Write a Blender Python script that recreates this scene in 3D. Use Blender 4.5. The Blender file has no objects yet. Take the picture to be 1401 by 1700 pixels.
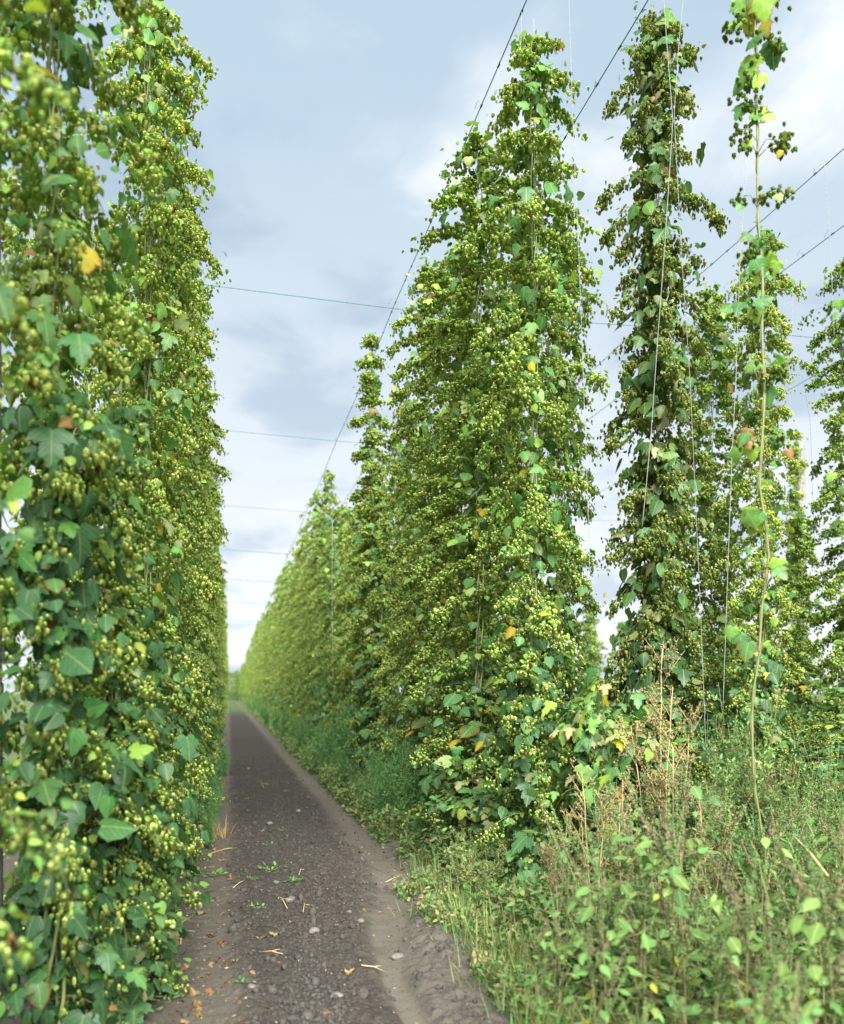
import bpy, math, random
import numpy as np
from mathutils import Vector

R = math.radians
col = bpy.context.scene.collection
scene = bpy.context.scene

# ---------------------------------------------------------------- camera
CAM_H = 1.6
YAW = math.atan(320 / 1550)
S_, C_ = math.sin(YAW), math.cos(YAW)
cam = bpy.data.objects.new('camera', bpy.data.cameras.new('camera'))
col.objects.link(cam)
cam.location = (0, 0, CAM_H)
cam.rotation_euler = (R(90), 0, -YAW)
cam.data.sensor_fit = 'VERTICAL'
cam.data.sensor_height = 36
cam.data.lens = 1550 / 1700 * 36
cam.data.shift_y = 300 / 1700
cam.data.clip_end = 5000
cam.data.dof.use_dof = True
cam.data.dof.focus_distance = 7.6
cam.data.dof.aperture_fstop = 1.45
scene.camera = cam

# ---------------------------------------------------------------- sky and sun
SUN_EL, SUN_AZ = R(35), R(182)       # azimuth clockwise from +Y (down the rows)
world = bpy.data.worlds.new('World')
scene.world = world
world.use_nodes = True
nt = world.node_tree
for n in list(nt.nodes): nt.nodes.remove(n)
def N(nt, kind, **kw):
    n = nt.nodes.new(kind)
    for k, v in kw.items():
        if k == 'inp':
            for i, val in v.items(): n.inputs[i].default_value = val
        else: setattr(n, k, v)
    return n
def math_node(nt, op, a, b=None, clamp=False):
    m = nt.nodes.new('ShaderNodeMath'); m.operation = op; m.use_clamp = clamp
    for i, v in enumerate((a, b)):
        if v is None: continue
        if isinstance(v, (int, float)): m.inputs[i].default_value = v
        else: nt.links.new(v, m.inputs[i])
    return m.outputs[0]
def mix_col(nt, f, a, b, mode='MIX'):
    m = nt.nodes.new('ShaderNodeMix'); m.data_type = 'RGBA'; m.blend_type = mode
    for i, v in ((0, f), (6, a), (7, b)):
        if isinstance(v, (int, float)): m.inputs[i].default_value = v
        elif isinstance(v, tuple): m.inputs[i].default_value = v if len(v) == 4 else v + (1,)
        else: nt.links.new(v, m.inputs[i])
    return m.outputs[2]
def map_range(nt, v, a, b, c=0, d=1, smooth=True):
    m = nt.nodes.new('ShaderNodeMapRange'); m.interpolation_type = 'SMOOTHSTEP' if smooth else 'LINEAR'
    nt.links.new(v, m.inputs[0])
    for i, x in enumerate((a, b, c, d)): m.inputs[i + 1].default_value = x
    return m.outputs[0]
def noise(nt, vec, scale, detail=4, rough=.55, dist=0):
    n = N(nt, 'ShaderNodeTexNoise', inp={'Scale': scale, 'Detail': detail, 'Roughness': rough, 'Distortion': dist})
    if vec is not None: nt.links.new(vec, n.inputs['Vector'])
    return n.outputs['Fac']

sky = N(nt, 'ShaderNodeTexSky', sky_type='NISHITA', sun_disc=False, sun_elevation=SUN_EL, sun_rotation=SUN_AZ)
skys = N(nt, 'ShaderNodeVectorMath', operation='SCALE'); nt.links.new(sky.outputs[0], skys.inputs[0]); skys.inputs['Scale'].default_value = .1
tc = N(nt, 'ShaderNodeTexCoord')
sep = N(nt, 'ShaderNodeSeparateXYZ'); nt.links.new(tc.outputs['Generated'], sep.inputs[0])
zz = math_node(nt, 'MAXIMUM', sep.outputs[2], 0.0)
den = math_node(nt, 'ADD', zz, .22)
cx = math_node(nt, 'DIVIDE', sep.outputs[0], den)
cy = math_node(nt, 'DIVIDE', sep.outputs[1], den)
cb = N(nt, 'ShaderNodeCombineXYZ'); nt.links.new(cx, cb.inputs[0]); nt.links.new(cy, cb.inputs[1]); cb.inputs[2].default_value = 5.3
big = noise(nt, cb.outputs[0], 1.5, 3, .5, .3)
fine = noise(nt, cb.outputs[0], 4.0, 6, .55, .4)
cl = math_node(nt, 'ADD', math_node(nt, 'MULTIPLY', big, .68), math_node(nt, 'MULTIPLY', fine, .32))
elev = map_range(nt, zz, 0.0, .62)
base = mix_col(nt, elev, (.90, .93, .96), (.50, .64, .76))
bright = mix_col(nt, map_range(nt, cl, .52, .66), base, (.93, .97, 1.0))
dark = mix_col(nt, map_range(nt, cl, .50, .40), bright, mix_col(nt, elev, (.62, .71, .80), (.40, .52, .65)))
fin = mix_col(nt, .93, skys.outputs[0], dark)
bg = N(nt, 'ShaderNodeBackground', inp={'Strength': .355}); nt.links.new(fin, bg.inputs[0])
wo = N(nt, 'ShaderNodeOutputWorld'); nt.links.new(bg.outputs[0], wo.inputs[0])

sun = bpy.data.objects.new('sun', bpy.data.lights.new('sun', 'SUN'))
col.objects.link(sun)
sun.data.energy = 5.0
sun.data.angle = R(45)
sun.data.color = (1, .97, .9)
sd = Vector((math.sin(SUN_AZ) * math.cos(SUN_EL), math.cos(SUN_AZ) * math.cos(SUN_EL), math.sin(SUN_EL)))
sun.rotation_euler = sd.to_track_quat('Z', 'Y').to_euler()

scene.view_settings.view_transform = 'Standard'
scene.view_settings.look = 'None'
scene.view_settings.exposure = 1.7
scene.view_settings.gamma = 1
scene.cycles.max_bounces = 5
scene.cycles.diffuse_bounces = 4
scene.cycles.glossy_bounces = 2
scene.cycles.transmission_bounces = 3
scene.cycles.transparent_max_bounces = 4

# ---------------------------------------------------------------- materials
def new_mat(name):
    m = bpy.data.materials.new(name); m.use_nodes = True
    t = m.node_tree
    for n in list(t.nodes): t.nodes.remove(n)
    return m, t

def leaf_material(name, rough=.5, transl=.35, veins=True, shift=.12):
    m, t = new_mat(name)
    at = N(t, 'ShaderNodeAttribute', attribute_name='tint')
    uv = N(t, 'ShaderNodeAttribute', attribute_name='leaf_uv')
    info = N(t, 'ShaderNodeObjectInfo')
    c = at.outputs['Color']
    tcn = N(t, 'ShaderNodeTexCoord')
    nz = noise(t, tcn.outputs['Object'], 30, 3)
    if veins:
        s = N(t, 'ShaderNodeSeparateXYZ'); t.links.new(uv.outputs['Vector'], s.inputs[0])
        ax = math_node(t, 'ABSOLUTE', s.outputs[0])
        ch = math_node(t, 'SUBTRACT', s.outputs[1], math_node(t, 'MULTIPLY', ax, .9))
        w = math_node(t, 'ABSOLUTE', math_node(t, 'SINE', math_node(t, 'MULTIPLY', ch, 17.0)))
        side = map_range(t, w, .16, .04)
        mid = map_range(t, ax, .035, .012)
        v = math_node(t, 'MAXIMUM', side, mid)
        c = mix_col(t, math_node(t, 'MULTIPLY', v, .36), c, (.42, .5, .2))
        # browned margins where the attribute's alpha says the leaf is old
        ed = math_node(t, 'MULTIPLY', map_range(t, math_node(t, 'ADD', s.outputs[2], math_node(t, 'MULTIPLY', nz, .5)), .95, 1.25), at.outputs['Alpha'])
        c = mix_col(t, ed, c, (.22, .085, .02))
    c = mix_col(t, map_range(t, nz, .35, .75), c, mix_col(t, 1.0, c, (.78, .82, .74), 'MULTIPLY'))
    hs = N(t, 'ShaderNodeHueSaturation')
    t.links.new(c, hs.inputs['Color'])
    t.links.new(map_range(t, info.outputs['Random'], 0, 1, .5 - shift * .12, .5 + shift * .08, False), hs.inputs['Hue'])
    t.links.new(map_range(t, info.outputs['Random'], 0, 1, 1.0 + shift, 1.0 - shift, False), hs.inputs['Value'])
    c = hs.outputs[0]
    p = N(t, 'ShaderNodeBsdfPrincipled', inp={'Roughness': rough, 'Specular IOR Level': .35 if rough < .7 else .1})
    t.links.new(c, p.inputs['Base Color'])
    tr = N(t, 'ShaderNodeBsdfTranslucent')
    t.links.new(mix_col(t, 1.0, c, (1.35, 1.25, .5), 'MULTIPLY'), tr.inputs[0])
    mx = N(t, 'ShaderNodeMixShader', inp={0: transl})
    t.links.new(p.outputs[0], mx.inputs[1]); t.links.new(tr.outputs[0], mx.inputs[2])
    o = N(t, 'ShaderNodeOutputMaterial'); t.links.new(mx.outputs[0], o.inputs[0])
    return m

def plain_material(name, c1, c2, scale=20, rough=.8, bump=.0, stretch=None, metallic=0):
    m, t = new_mat(name)
    tcn = N(t, 'ShaderNodeTexCoord')
    vec = tcn.outputs['Object']
    if stretch:
        mp = N(t, 'ShaderNodeMapping'); mp.inputs['Scale'].default_value = stretch
        t.links.new(vec, mp.inputs[0]); vec = mp.outputs[0]
    nz = noise(t, vec, scale, 5, .65)
    c = mix_col(t, map_range(t, nz, .3, .7), c1, c2)
    p = N(t, 'ShaderNodeBsdfPrincipled', inp={'Roughness': rough, 'Metallic': metallic})
    t.links.new(c, p.inputs['Base Color'])
    if bump:
        b = N(t, 'ShaderNodeBump', inp={'Strength': bump, 'Distance': .02}); t.links.new(nz, b.inputs['Height'])
        t.links.new(b.outputs[0], p.inputs['Normal'])
    o = N(t, 'ShaderNodeOutputMaterial'); t.links.new(p.outputs[0], o.inputs[0])
    return m

M_leaf = leaf_material('hop_leaf', .46, .36)
M_cone = leaf_material('hop_cone', .95, .45, veins=False)
M_weed = leaf_material('weed_leaf', .75, .3, veins=True, shift=.16)
M_seed = leaf_material('seed_head', .9, .12, veins=False, shift=.15)
M_dryleaf = leaf_material('dry_leaf', .8, .15, veins=True, shift=.2)
M_stem = plain_material('bine_stem', (.13, .2, .05), (.2, .21, .08), 30, .6)
M_weedstem = plain_material('weed_stem', (.12, .16, .05), (.18, .15, .07), 20, .6)
M_drystem = plain_material('dry_stem', (.42, .31, .14), (.55, .42, .22), 30, .7)
M_twine = plain_material('twine', (.26, .27, .26), (.17, .19, .18), 60, .7)
M_wire = plain_material('wire', (.03, .10, .11), (.05, .15, .15), 40, .5, metallic=.3)
M_wood = plain_material('weathered_wood', (.11, .10, .095), (.26, .24, .23), 9, .9, .6, (6, 6, .6))
M_stone = plain_material('stone', (.09, .082, .075), (.17, .155, .145), 25, .9, .5)
M_clod = plain_material('soil_clod', (.024, .022, .019), (.068, .063, .054), 14, .95, .6)

# ---------------------------------------------------------------- mesh helpers
rng = np.random.default_rng(7)
random.seed(5)

class MB:
    """collects triangles with a tint and a leaf coordinate"""
    def __init__(s): s.v, s.f, s.c, s.u, s.n = [], [], [], [], 0
    def add(s, v, f, c, u=None):
        v = np.asarray(v, np.float32); k = len(v)
        if k == 0: return
        c = np.asarray(c, np.float32)
        if c.ndim == 1: c = np.tile(c, (k, 1))
        if u is None: u = np.zeros((k, 3), np.float32)
        s.v.append(v); s.f.append(np.asarray(f, np.int32) + s.n); s.c.append(c); s.u.append(np.asarray(u, np.float32)); s.n += k
    def scatter(s, tmpl, pos, mats, cols):
        """pos (N,3), mats (N,3,3) with columns = local axes scaled, cols (N,4)"""
        tv, tf, tu = tmpl
        n, k = len(pos), len(tv)
        if n == 0: return
        v = np.einsum('nij,kj->nki', mats, tv) + pos[:, None, :]
        f = tf[None] + (np.arange(n) * k)[:, None, None]
        s.add(v.reshape(-1, 3), f.reshape(-1, 3), np.repeat(cols, k, 0), np.tile(tu, (n, 1)))
    def tube(s, pts, rad, c=(.2, .2, .1, 0), sides=4):
        pts = np.asarray(pts, float); m = len(pts)
        rad = np.broadcast_to(np.asarray(rad, float), (m,))
        d = np.gradient(pts, axis=0); d /= np.linalg.norm(d, axis=1)[:, None] + 1e-9
        ref = np.array([.31, .95, .05]) if abs(d[0][2]) > .7 else np.array([.1, .05, 1.0])
        a = np.cross(d, ref); a /= np.linalg.norm(a, axis=1)[:, None] + 1e-9
        b = np.cross(d, a)
        th = np.linspace(0, 2 * np.pi, sides, endpoint=False)
        ring = a[:, None] * np.cos(th)[None, :, None] + b[:, None] * np.sin(th)[None, :, None]
        v = (pts[:, None] + ring * rad[:, None, None]).reshape(-1, 3)
        f = []
        for i in range(m - 1):
            for j in range(sides):
                p, q = i * sides + j, i * sides + (j + 1) % sides
                f += [(p, q, q + sides), (p, q + sides, p + sides)]
        for j in range(1, sides - 1):
            f.append((0, j + 1, j)); o = (m - 1) * sides; f.append((o, o + j, o + j + 1))
        s.add(v, f, c)
    def mesh(s, name, mat, smooth=False):
        me = bpy.data.meshes.new(name)
        v = np.concatenate(s.v); f = np.concatenate(s.f); c = np.concatenate(s.c); u = np.concatenate(s.u)
        me.vertices.add(len(v)); me.vertices.foreach_set('co', v.ravel())
        me.loops.add(len(f) * 3); me.loops.foreach_set('vertex_index', f.ravel())
        me.polygons.add(len(f)); me.polygons.foreach_set('loop_start', np.arange(len(f), dtype=np.int32) * 3)
        if smooth: me.polygons.foreach_set('use_smooth', np.ones(len(f), bool))
        a = me.attributes.new('tint', 'FLOAT_COLOR', 'POINT'); a.data.foreach_set('color', c.ravel())
        b = me.attributes.new('leaf_uv', 'FLOAT_VECTOR', 'POINT'); b.data.foreach_set('vector', u.ravel())
        me.update(); me.materials.append(mat)
        return me
    def build(s, name, mat, parent=None, kind=None, smooth=False):
        o = bpy.data.objects.new(name, s.mesh(name, mat, smooth)); col.objects.link(o)
        if parent: o.parent = parent
        if kind: o['kind'] = kind
        return o

def tag(o, label=None, cat=None, group=None, kind=None):
    if label: o['label'] = label
    if cat: o['category'] = cat
    if group: o['group'] = group
    if kind: o['kind'] = kind
    return o
def empty(name, loc=(0, 0, 0), rz=0):
    o = bpy.data.objects.new(name, None); col.objects.link(o)
    o.location = loc; o.rotation_euler = (0, 0, rz); o.empty_display_size = .1
    return o
USED = set()
def take(root, loc, rz=0, scale=(1, 1, 1), label=None, group=None, cat=None):
    """the first use moves the thing itself, later uses copy it with its parts"""
    if root.name in USED:
        r = root.copy(); col.objects.link(r)
        for ch in root.children:
            c = ch.copy(); col.objects.link(c); c.parent = r
    else:
        USED.add(root.name); r = root
    r.location = loc; r.rotation_euler = (0, 0, rz); r.scale = scale
    tag(r, label, cat, group)
    return r

def norm(a): return a / (np.linalg.norm(a, axis=-1, keepdims=True) + 1e-9)
def frames(tip, nrm, size, wid=None):
    """columns: side, tip, normal"""
    y = norm(tip); x = norm(np.cross(y, nrm)); z = np.cross(x, y)
    size = np.asarray(size)[:, None]
    w = size if wid is None else np.asarray(wid)[:, None]
    return np.stack([x * w, y * size, z * np.minimum(w, size)], axis=2)

def leaf_template(outline, fold=.22, droop=.28, mid=(0.0, .3, .62, 1.0), teeth=False):
    """outline = right half, base to tip; left half is its mirror"""
    out = np.array(outline, float)
    if teeth:
        q = [out[0]]
        for p0, p1 in zip(out, out[1:]):
            dd = p1 - p0; nn = np.array([dd[1], -dd[0]]); q += [p0 + dd * .38 + nn * .16, p0 + dd * .5 - nn * .04, p1]
        out = np.array(q); out[1:, 1] = np.where(np.diff(out[:, 1]) == 0, out[1:, 1] + .001, out[1:, 1])
    v, e = [], []
    def P(x, y, edge):
        v.append((x, y, -fold * abs(x) - droop * y * y + .06 * math.sin(9 * y) * abs(x))); e.append((x, y, edge)); return len(v) - 1
    ms = [P(0, m * out[-1][1], 0.0) for m in mid]
    rt = [P(x, y, 1.0) for x, y in out[:-1]]
    lf = [P(-x, y, 1.0) for x, y in out[:-1]]
    e[ms[-1]] = (0, out[-1][1], 1.0)
    f = []
    for side, flip in ((rt, False), (lf, True)):
        k = 0
        def tri(a, b, c): f.append((a, c, b) if flip else (a, b, c))
        for i in range(len(side)):
            while k < len(ms) - 2 and v[ms[k + 1]][1] < v[side[i]][1]:
                tri(ms[k], side[i], ms[k + 1])
                k += 1
            if i < len(side) - 1: tri(ms[k], side[i], side[i + 1])
        while k < len(ms) - 1:
            tri(ms[k], side[-1], ms[k + 1]); k += 1
    return np.array(v, np.float32), np.array(f, np.int32), np.array(e, np.float32)

L_lobed = leaf_template([(.16, -.14), (.36, -.10), (.46, .10), (.66, .40), (.50, .42), (.36, .52), (.32, .70), (.20, .86), (0, 1.08)], teeth=True)
L_lobed2 = leaf_template([(.22, -.16), (.48, -.02), (.74, .34), (.52, .36), (.31, .46), (.37, .72), (.17, .90), (0, 1.15)], .12, .42, teeth=True)
L_heart = leaf_template([(.2, -.1), (.40, .06), (.44, .3), (.34, .58), (.16, .82), (0, 1.0)], .3, .2)
L_curled = leaf_template([(.2, -.1), (.42, .1), (.5, .34), (.33, .5), (.2, .8), (0, 1.0)], .75, .5)
L_ovate = leaf_template([(.05, 0), (.22, .18), (.27, .4), (.18, .7), (0, 1.0)], .25, .3)
L_blade = (np.array([(-.035, 0, 0), (.035, 0, 0), (.03, .5, .02), (-.03, .5, .02), (0, 1, -.12)], np.float32),
           np.array([(0, 1, 2), (0, 2, 3), (3, 2, 4)], np.int32), np.array([(.5, 0, 0)] * 5, np.float32))
L_small = (np.array([(0, 0, 0), (.2, .45, -.04), (0, 1, -.12), (-.2, .45, -.04)], np.float32),
           np.array([(0, 1, 2), (0, 2, 3)], np.int32), np.array([(.5, .5, 0)] * 4, np.float32))

L_mini = (np.array([(0, 0, 0), (.38, .08, -.10), (.40, .5, -.16), (0, 1, -.28), (-.40, .5, -.16), (-.38, .08, -.10), (0, .5, 0)], np.float32),
          np.array([(0, 1, 6), (1, 2, 6), (2, 3, 6), (3, 4, 6), (4, 5, 6), (5, 0, 6)], np.int32), np.array([(0, 0, 0), (.38, .08, 1), (.4, .5, 1), (0, 1, 1), (-.4, .5, 1), (-.38, .08, 1), (0, .5, 0)], np.float32))

def cone_template(seg=6, tiers=4):
    """a hop cone hanging down -y... built along +y (tip), overlapping bracts as flared tiers"""
    v, f, u = [(0, 0, 0)], [], []
    prof = [(.10, .02)]
    for i in range(tiers):
        t = (i + .9) / tiers
        r = .34 * math.sin(math.pi * min(1, (t * .82 + .16))) ** .7
        prof.append((r, t * .9)); prof.append((r * .60, t * .9 - .05))
    rings = []
    for i, (r, y) in enumerate(prof):
        off = (i // 2 % 2) * .5
        ring = []
        for j in range(seg):
            a = 2 * math.pi * (j + off) / seg
            rr = r * (1.12 if (i % 2 == 1 and j % 2 == 0) else .92)
            yy = y + (.05 if (i % 2 == 1 and j % 2 == 0) else 0)
            v.append((rr * math.cos(a), yy, rr * math.sin(a))); ring.append(len(v) - 1)
        rings.append(ring)
    for a, b in zip(rings, rings[1:]):
        for j in range(seg):
            k = (j + 1) % seg
            f += [(a[j], a[k], b[k]), (a[j], b[k], b[j])]
    v.append((0, 1.0, 0)); tip = len(v) - 1
    for j in range(seg): f.append((rings[-1][j], rings[-1][(j + 1) % seg], tip))
    for j in range(seg): f.append((0, rings[0][(j + 1) % seg], rings[0][j]))
    return np.array(v, np.float32), np.array(f, np.int32), np.zeros((len(v), 3), np.float32)
CONE = cone_template()
def blob_template(seed, n=3):
    r = np.random.default_rng(seed)
    t = (1 + 5 ** .5) / 2
    v = np.array([(-1, t, 0), (1, t, 0), (-1, -t, 0), (1, -t, 0), (0, -1, t), (0, 1, t), (0, -1, -t), (0, 1, -t), (t, 0, -1), (t, 0, 1), (-t, 0, -1), (-t, 0, 1)], float)
    f = [(0, 11, 5), (0, 5, 1), (0, 1, 7), (0, 7, 10), (0, 10, 11), (1, 5, 9), (5, 11, 4), (11, 10, 2), (10, 7, 6), (7, 1, 8), (3, 9, 4), (3, 4, 2), (3, 2, 6), (3, 6, 8), (3, 8, 9), (4, 9, 5), (2, 4, 11), (6, 2, 10), (8, 6, 7), (9, 8, 1)]
    v = norm(v) * r.uniform(.55, 1.2, (12, 1))
    return v.astype(np.float32), np.array(f, np.int32), np.zeros((12, 3), np.float32)

# leaf colours (albedo)
def pick_leaf_colours(n, r, young=.3, yellow=.05, brown=.02, olive=.2, dark=.5):
    pal = np.array([(.072, .20, .055), (.16, .33, .07), (.25, .40, .06), (.46, .38, .04), (.24, .13, .045), (.28, .33, .14)])
    w = np.array([dark, .35, young, yellow, brown, olive]); w = w / w.sum()
    i = r.choice(6, n, p=w)
    c = pal[i] * r.uniform(.75, 1.3, (n, 1)) * r.uniform(.92, 1.08, (n, 3))
    old = np.where((i == 3) | (i == 4), 1.0, np.where(r.random(n) < .25, .9, 0.0))
    return np.concatenate([c, old[:, None]], 1)

# ---------------------------------------------------------------- hop plant
def make_hop(seed, H=6.7, prof=None, dens=1.0, leafy=1.0, node=.13, gap=.05, young=.3, yellow=.05, olive=.2, dark=.5,
             coneyel=0.0, low=2.0, big=1.0, step_r=.35, arms=0, lowcones=.3, shade=1.0, HS=6.8):
    r = np.random.default_rng(seed)
    root = empty('hop_plant')
    st, lv, cn, tw = MB(), MB(), MB(), MB()
    # the string it climbs and the twisted main bines
    zs = np.linspace(0, HS, 30)
    tw.tube(np.stack([.01 * np.sin(zs * 1.3), .01 * np.cos(zs), zs], 1), .0022, sides=4)
    zb = np.linspace(0, H - .1, 60)
    for k in range(3):
        p = np.stack([.022 * np.cos(zb * 5 + k * 2.1) + .01 * np.sin(zb * 1.7), .022 * np.sin(zb * 5 + k * 2.1), zb], 1)
        p[:, :2] *= (1 + 2.0 * np.exp(-zb * 2))[:, None]
        st.tube(p, np.linspace(.009, .003, 60), sides=5)
    cp, cs, lp, lt, ln, ls = [], [], [], [], [], []
    sp_, st_, sn_, stalks, stalke = [], [], [], [], []
    z, phi = .12, r.uniform(0, 6.28)
    clump = r.uniform(0, 6.28)
    while z < H:
        phi += math.pi / 2 + r.normal(0, .35)
        env = prof(z) * (1 + step_r * .5 * math.sin(z * 3.1 + clump) * math.sin(z * 7.7 + 1.3 * clump))
        for side in (0, math.pi):
            if r.random() < gap * (2.0 if z > H * .7 else 1): continue
            a = phi + side + r.normal(0, .3)
            L = env * r.uniform(.6, 1.15)
            if r.random() < .04: L *= 1.25
            d = np.array([math.cos(a), math.sin(a), 0])
            t = np.linspace(0, 1, 6)
            sag = r.uniform(.25, .7)
            path = np.array([0, 0, z]) + d * (L * t)[:, None] + np.array([0, 0, 1.0]) * ((.35 * t - (sag + .35) * t ** 2) * L)[:, None]
            st.tube(path, np.linspace(.0032, .0014, 6), sides=3)
            # cone clusters
            lowf = 1.0 if z > low else lowcones + (1 - lowcones) * max(0, z - .3) / low
            nc = int(r.poisson(max(0, dens * lowf * 7 + dens * lowf * L * 52)))
            for _ in range(nc):
                tt = min(1.0, r.uniform(.15, 1.15))
                c0 = np.array([np.interp(tt, t, path[:, i]) for i in range(3)])
                hang = np.array([*r.normal(0, .045, 2), -r.uniform(.03, .15)]) + d * .02
                stalks.append(c0); stalke.append(c0 + hang)
                m = r.integers(4, 11); u = r.random((m, 1))
                q = c0 + hang * u + r.normal(0, 1, (m, 3)) * np.array([.022, .022, .014])
                cp.append(q); cs.append(np.full(m, r.uniform(.8, 1.15)) * (1.1 - .25 * u[:, 0]))
            ns = r.poisson((5 + 17 * L) * leafy)
            if ns:
                tt = np.clip(r.uniform(.15, 1.12, ns), 0, 1)
                q = np.stack([np.interp(tt, t, path[:, i]) for i in range(3)], 1) + r.normal(0, .05, (ns, 3)) - [0, 0, .02]
                sp_.append(q); st_.append(d * .5 + r.normal(0, .6, (ns, 3)) + [0, 0, -.5]); sn_.append(d * .5 + [0, 0, .7] + r.normal(0, .5, (ns, 3)))
            # leaves along the arm
            nl = r.poisson((1.7 + 4 * L) * leafy * (3.2 if z < low else 1))
            for _ in range(nl):
                tt = r.uniform(.1, 1.05)
                q = np.array([np.interp(tt, t, path[:, i]) for i in range(3)]) + r.normal(0, .04, 3)
                lp.append(q); lt.append(d * .6 + r.normal(0, .45, 3) + [0, 0, -.7]); ln.append(d * .55 + [0, 0, .75] + r.normal(0, .35, 3))
                ls.append(r.uniform(.035, .075) * (1.35 if z < low else 1) * big)
        for _ in range(int(r.poisson(5 * leafy))):      # inner foliage round the bine
            a = r.uniform(0, 6.28); d = np.array([math.cos(a), math.sin(a), 0])
            lp.append(np.array([0, 0, z + r.uniform(-.08, .08)]) + d * env * r.uniform(.1, .7)); lt.append(d * .4 + r.normal(0, .4, 3) + [0, 0, -.8])
            ln.append(d + [0, 0, .5] + r.normal(0, .3, 3)); ls.append(r.uniform(.06, .11) * big)
        # pair of large leaves at the node
        for side in (math.pi / 2, -math.pi / 2, 0):
            if r.random() > (.6 if z < low else .34) * leafy: continue
            a = phi + side + r.normal(0, .4)
            d = np.array([math.cos(a), math.sin(a), 0])
            rr = env * r.uniform(.45, 1.02)
            lp.append(np.array([0, 0, z + r.uniform(-.05, .1)]) + d * rr)
            lt.append(d * .5 + r.normal(0, .35, 3) + [0, 0, -.8]); ln.append(d * .6 + [0, 0, .7] + r.normal(0, .3, 3))
            ls.append(r.uniform(.07, .13) * (1.2 if z < low else .9) * big)
        z += node * r.uniform(.6, 1.4)
    for k in range(arms):        # long drooping side shoots that stick out
        zc = r.uniform(H * .35, H * .97); a = r.uniform(0, 6.28); d = np.array([math.cos(a), math.sin(a), 0])
        L = prof(zc) + r.uniform(.08, .22); t = np.linspace(0, 1, 8)
        path = np.array([0, 0, zc]) + d * (L * t)[:, None] + np.array([0, 0, 1.0]) * ((.3 * t - .5 * t ** 3) * L)[:, None]
        st.tube(path, np.linspace(.003, .0015, 8), sides=3)
        for _ in range(7):
            tt = r.uniform(.4, 1); c0 = np.array([np.interp(tt, t, path[:, i]) for i in range(3)])
            m = r.integers(4, 8); cp.append(c0 + r.normal(0, .03, (m, 3)) + [0, 0, -.03]); cs.append(np.full(m, 1.0))
            lp.append(c0); lt.append(r.normal(0, .5, 3) + [0, 0, -.7]); ln.append(d + [0, 0, .5]); ls.append(r.uniform(.04, .08))
    cp = np.concatenate(cp); cs = np.concatenate(cs); n = len(cp)
    tip = np.tile([0, 0, -1.0], (n, 1)) + r.normal(0, .28, (n, 3))
    size = r.uniform(.030, .056, n) * cs
    base = np.array([.56, .72, .22]); yel = np.array([.74, .82, .30]); grn = np.array([.41, .64, .16])
    k = r.random((n, 1)); cc = base * (1 - k) + np.where(r.random((n, 1)) < .45 + coneyel, yel, grn) * k
    cc = cc * r.uniform(.8, 1.2, (n, 1))
    br = r.random(n) < .012; cc[br] = (.30, .15, .05)
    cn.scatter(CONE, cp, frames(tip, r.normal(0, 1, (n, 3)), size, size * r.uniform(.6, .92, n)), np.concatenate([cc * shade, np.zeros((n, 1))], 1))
    lp, lt, ln, ls = map(np.array, (lp, lt, ln, ls)); n = len(lp)
    which = r.choice(4, n, p=[.36, .22, .32, .10])
    colr = pick_leaf_colours(n, r, young, yellow, .02, olive, dark)
    gar = (ls > .07) & (colr[:, 0] > .17) & (r.random(n) < .6); colr[gar, :3] = np.array([.11, .24, .07]) * r.uniform(.7, 1.3, (gar.sum(), 1))
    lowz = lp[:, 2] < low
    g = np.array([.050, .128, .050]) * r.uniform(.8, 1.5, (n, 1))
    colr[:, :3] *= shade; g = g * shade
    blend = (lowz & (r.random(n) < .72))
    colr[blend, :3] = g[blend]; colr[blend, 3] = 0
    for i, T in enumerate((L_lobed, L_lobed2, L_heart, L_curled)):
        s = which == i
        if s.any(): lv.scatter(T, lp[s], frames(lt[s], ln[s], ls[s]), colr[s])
    A, B = np.array(stalks), np.array(stalke); n = len(A)     # cluster stalks, all at once
    st.scatter((np.array([(-.5, 0, 0), (.5, 0, 0), (0, 0, .8), (-.3, 1, 0), (.3, 1, 0), (0, 1, .5)], np.float32), np.array([(0, 1, 4), (0, 4, 3), (1, 2, 5), (1, 5, 4), (2, 0, 3), (2, 3, 5)], np.int32), np.zeros((6, 3), np.float32)),
               A, frames(B - A, np.tile([1., .3, 0], (n, 1)), np.linalg.norm(B - A, axis=1), np.full(n, .0022)), np.tile([.2, .3, .1, 0], (n, 1)))
    sp_, st_, sn_ = map(np.concatenate, (sp_, st_, sn_)); n = len(sp_); ss = r.uniform(.022, .05, n)
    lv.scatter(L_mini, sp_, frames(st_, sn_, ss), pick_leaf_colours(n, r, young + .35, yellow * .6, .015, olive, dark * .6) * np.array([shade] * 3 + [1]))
    st.build('stem', M_stem, root); tw.build('support_string', M_twine, root)
    lv.build('leaves', M_leaf, root, 'stuff'); cn.build('hop_cones', M_cone, root, 'stuff')
    return root

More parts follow.
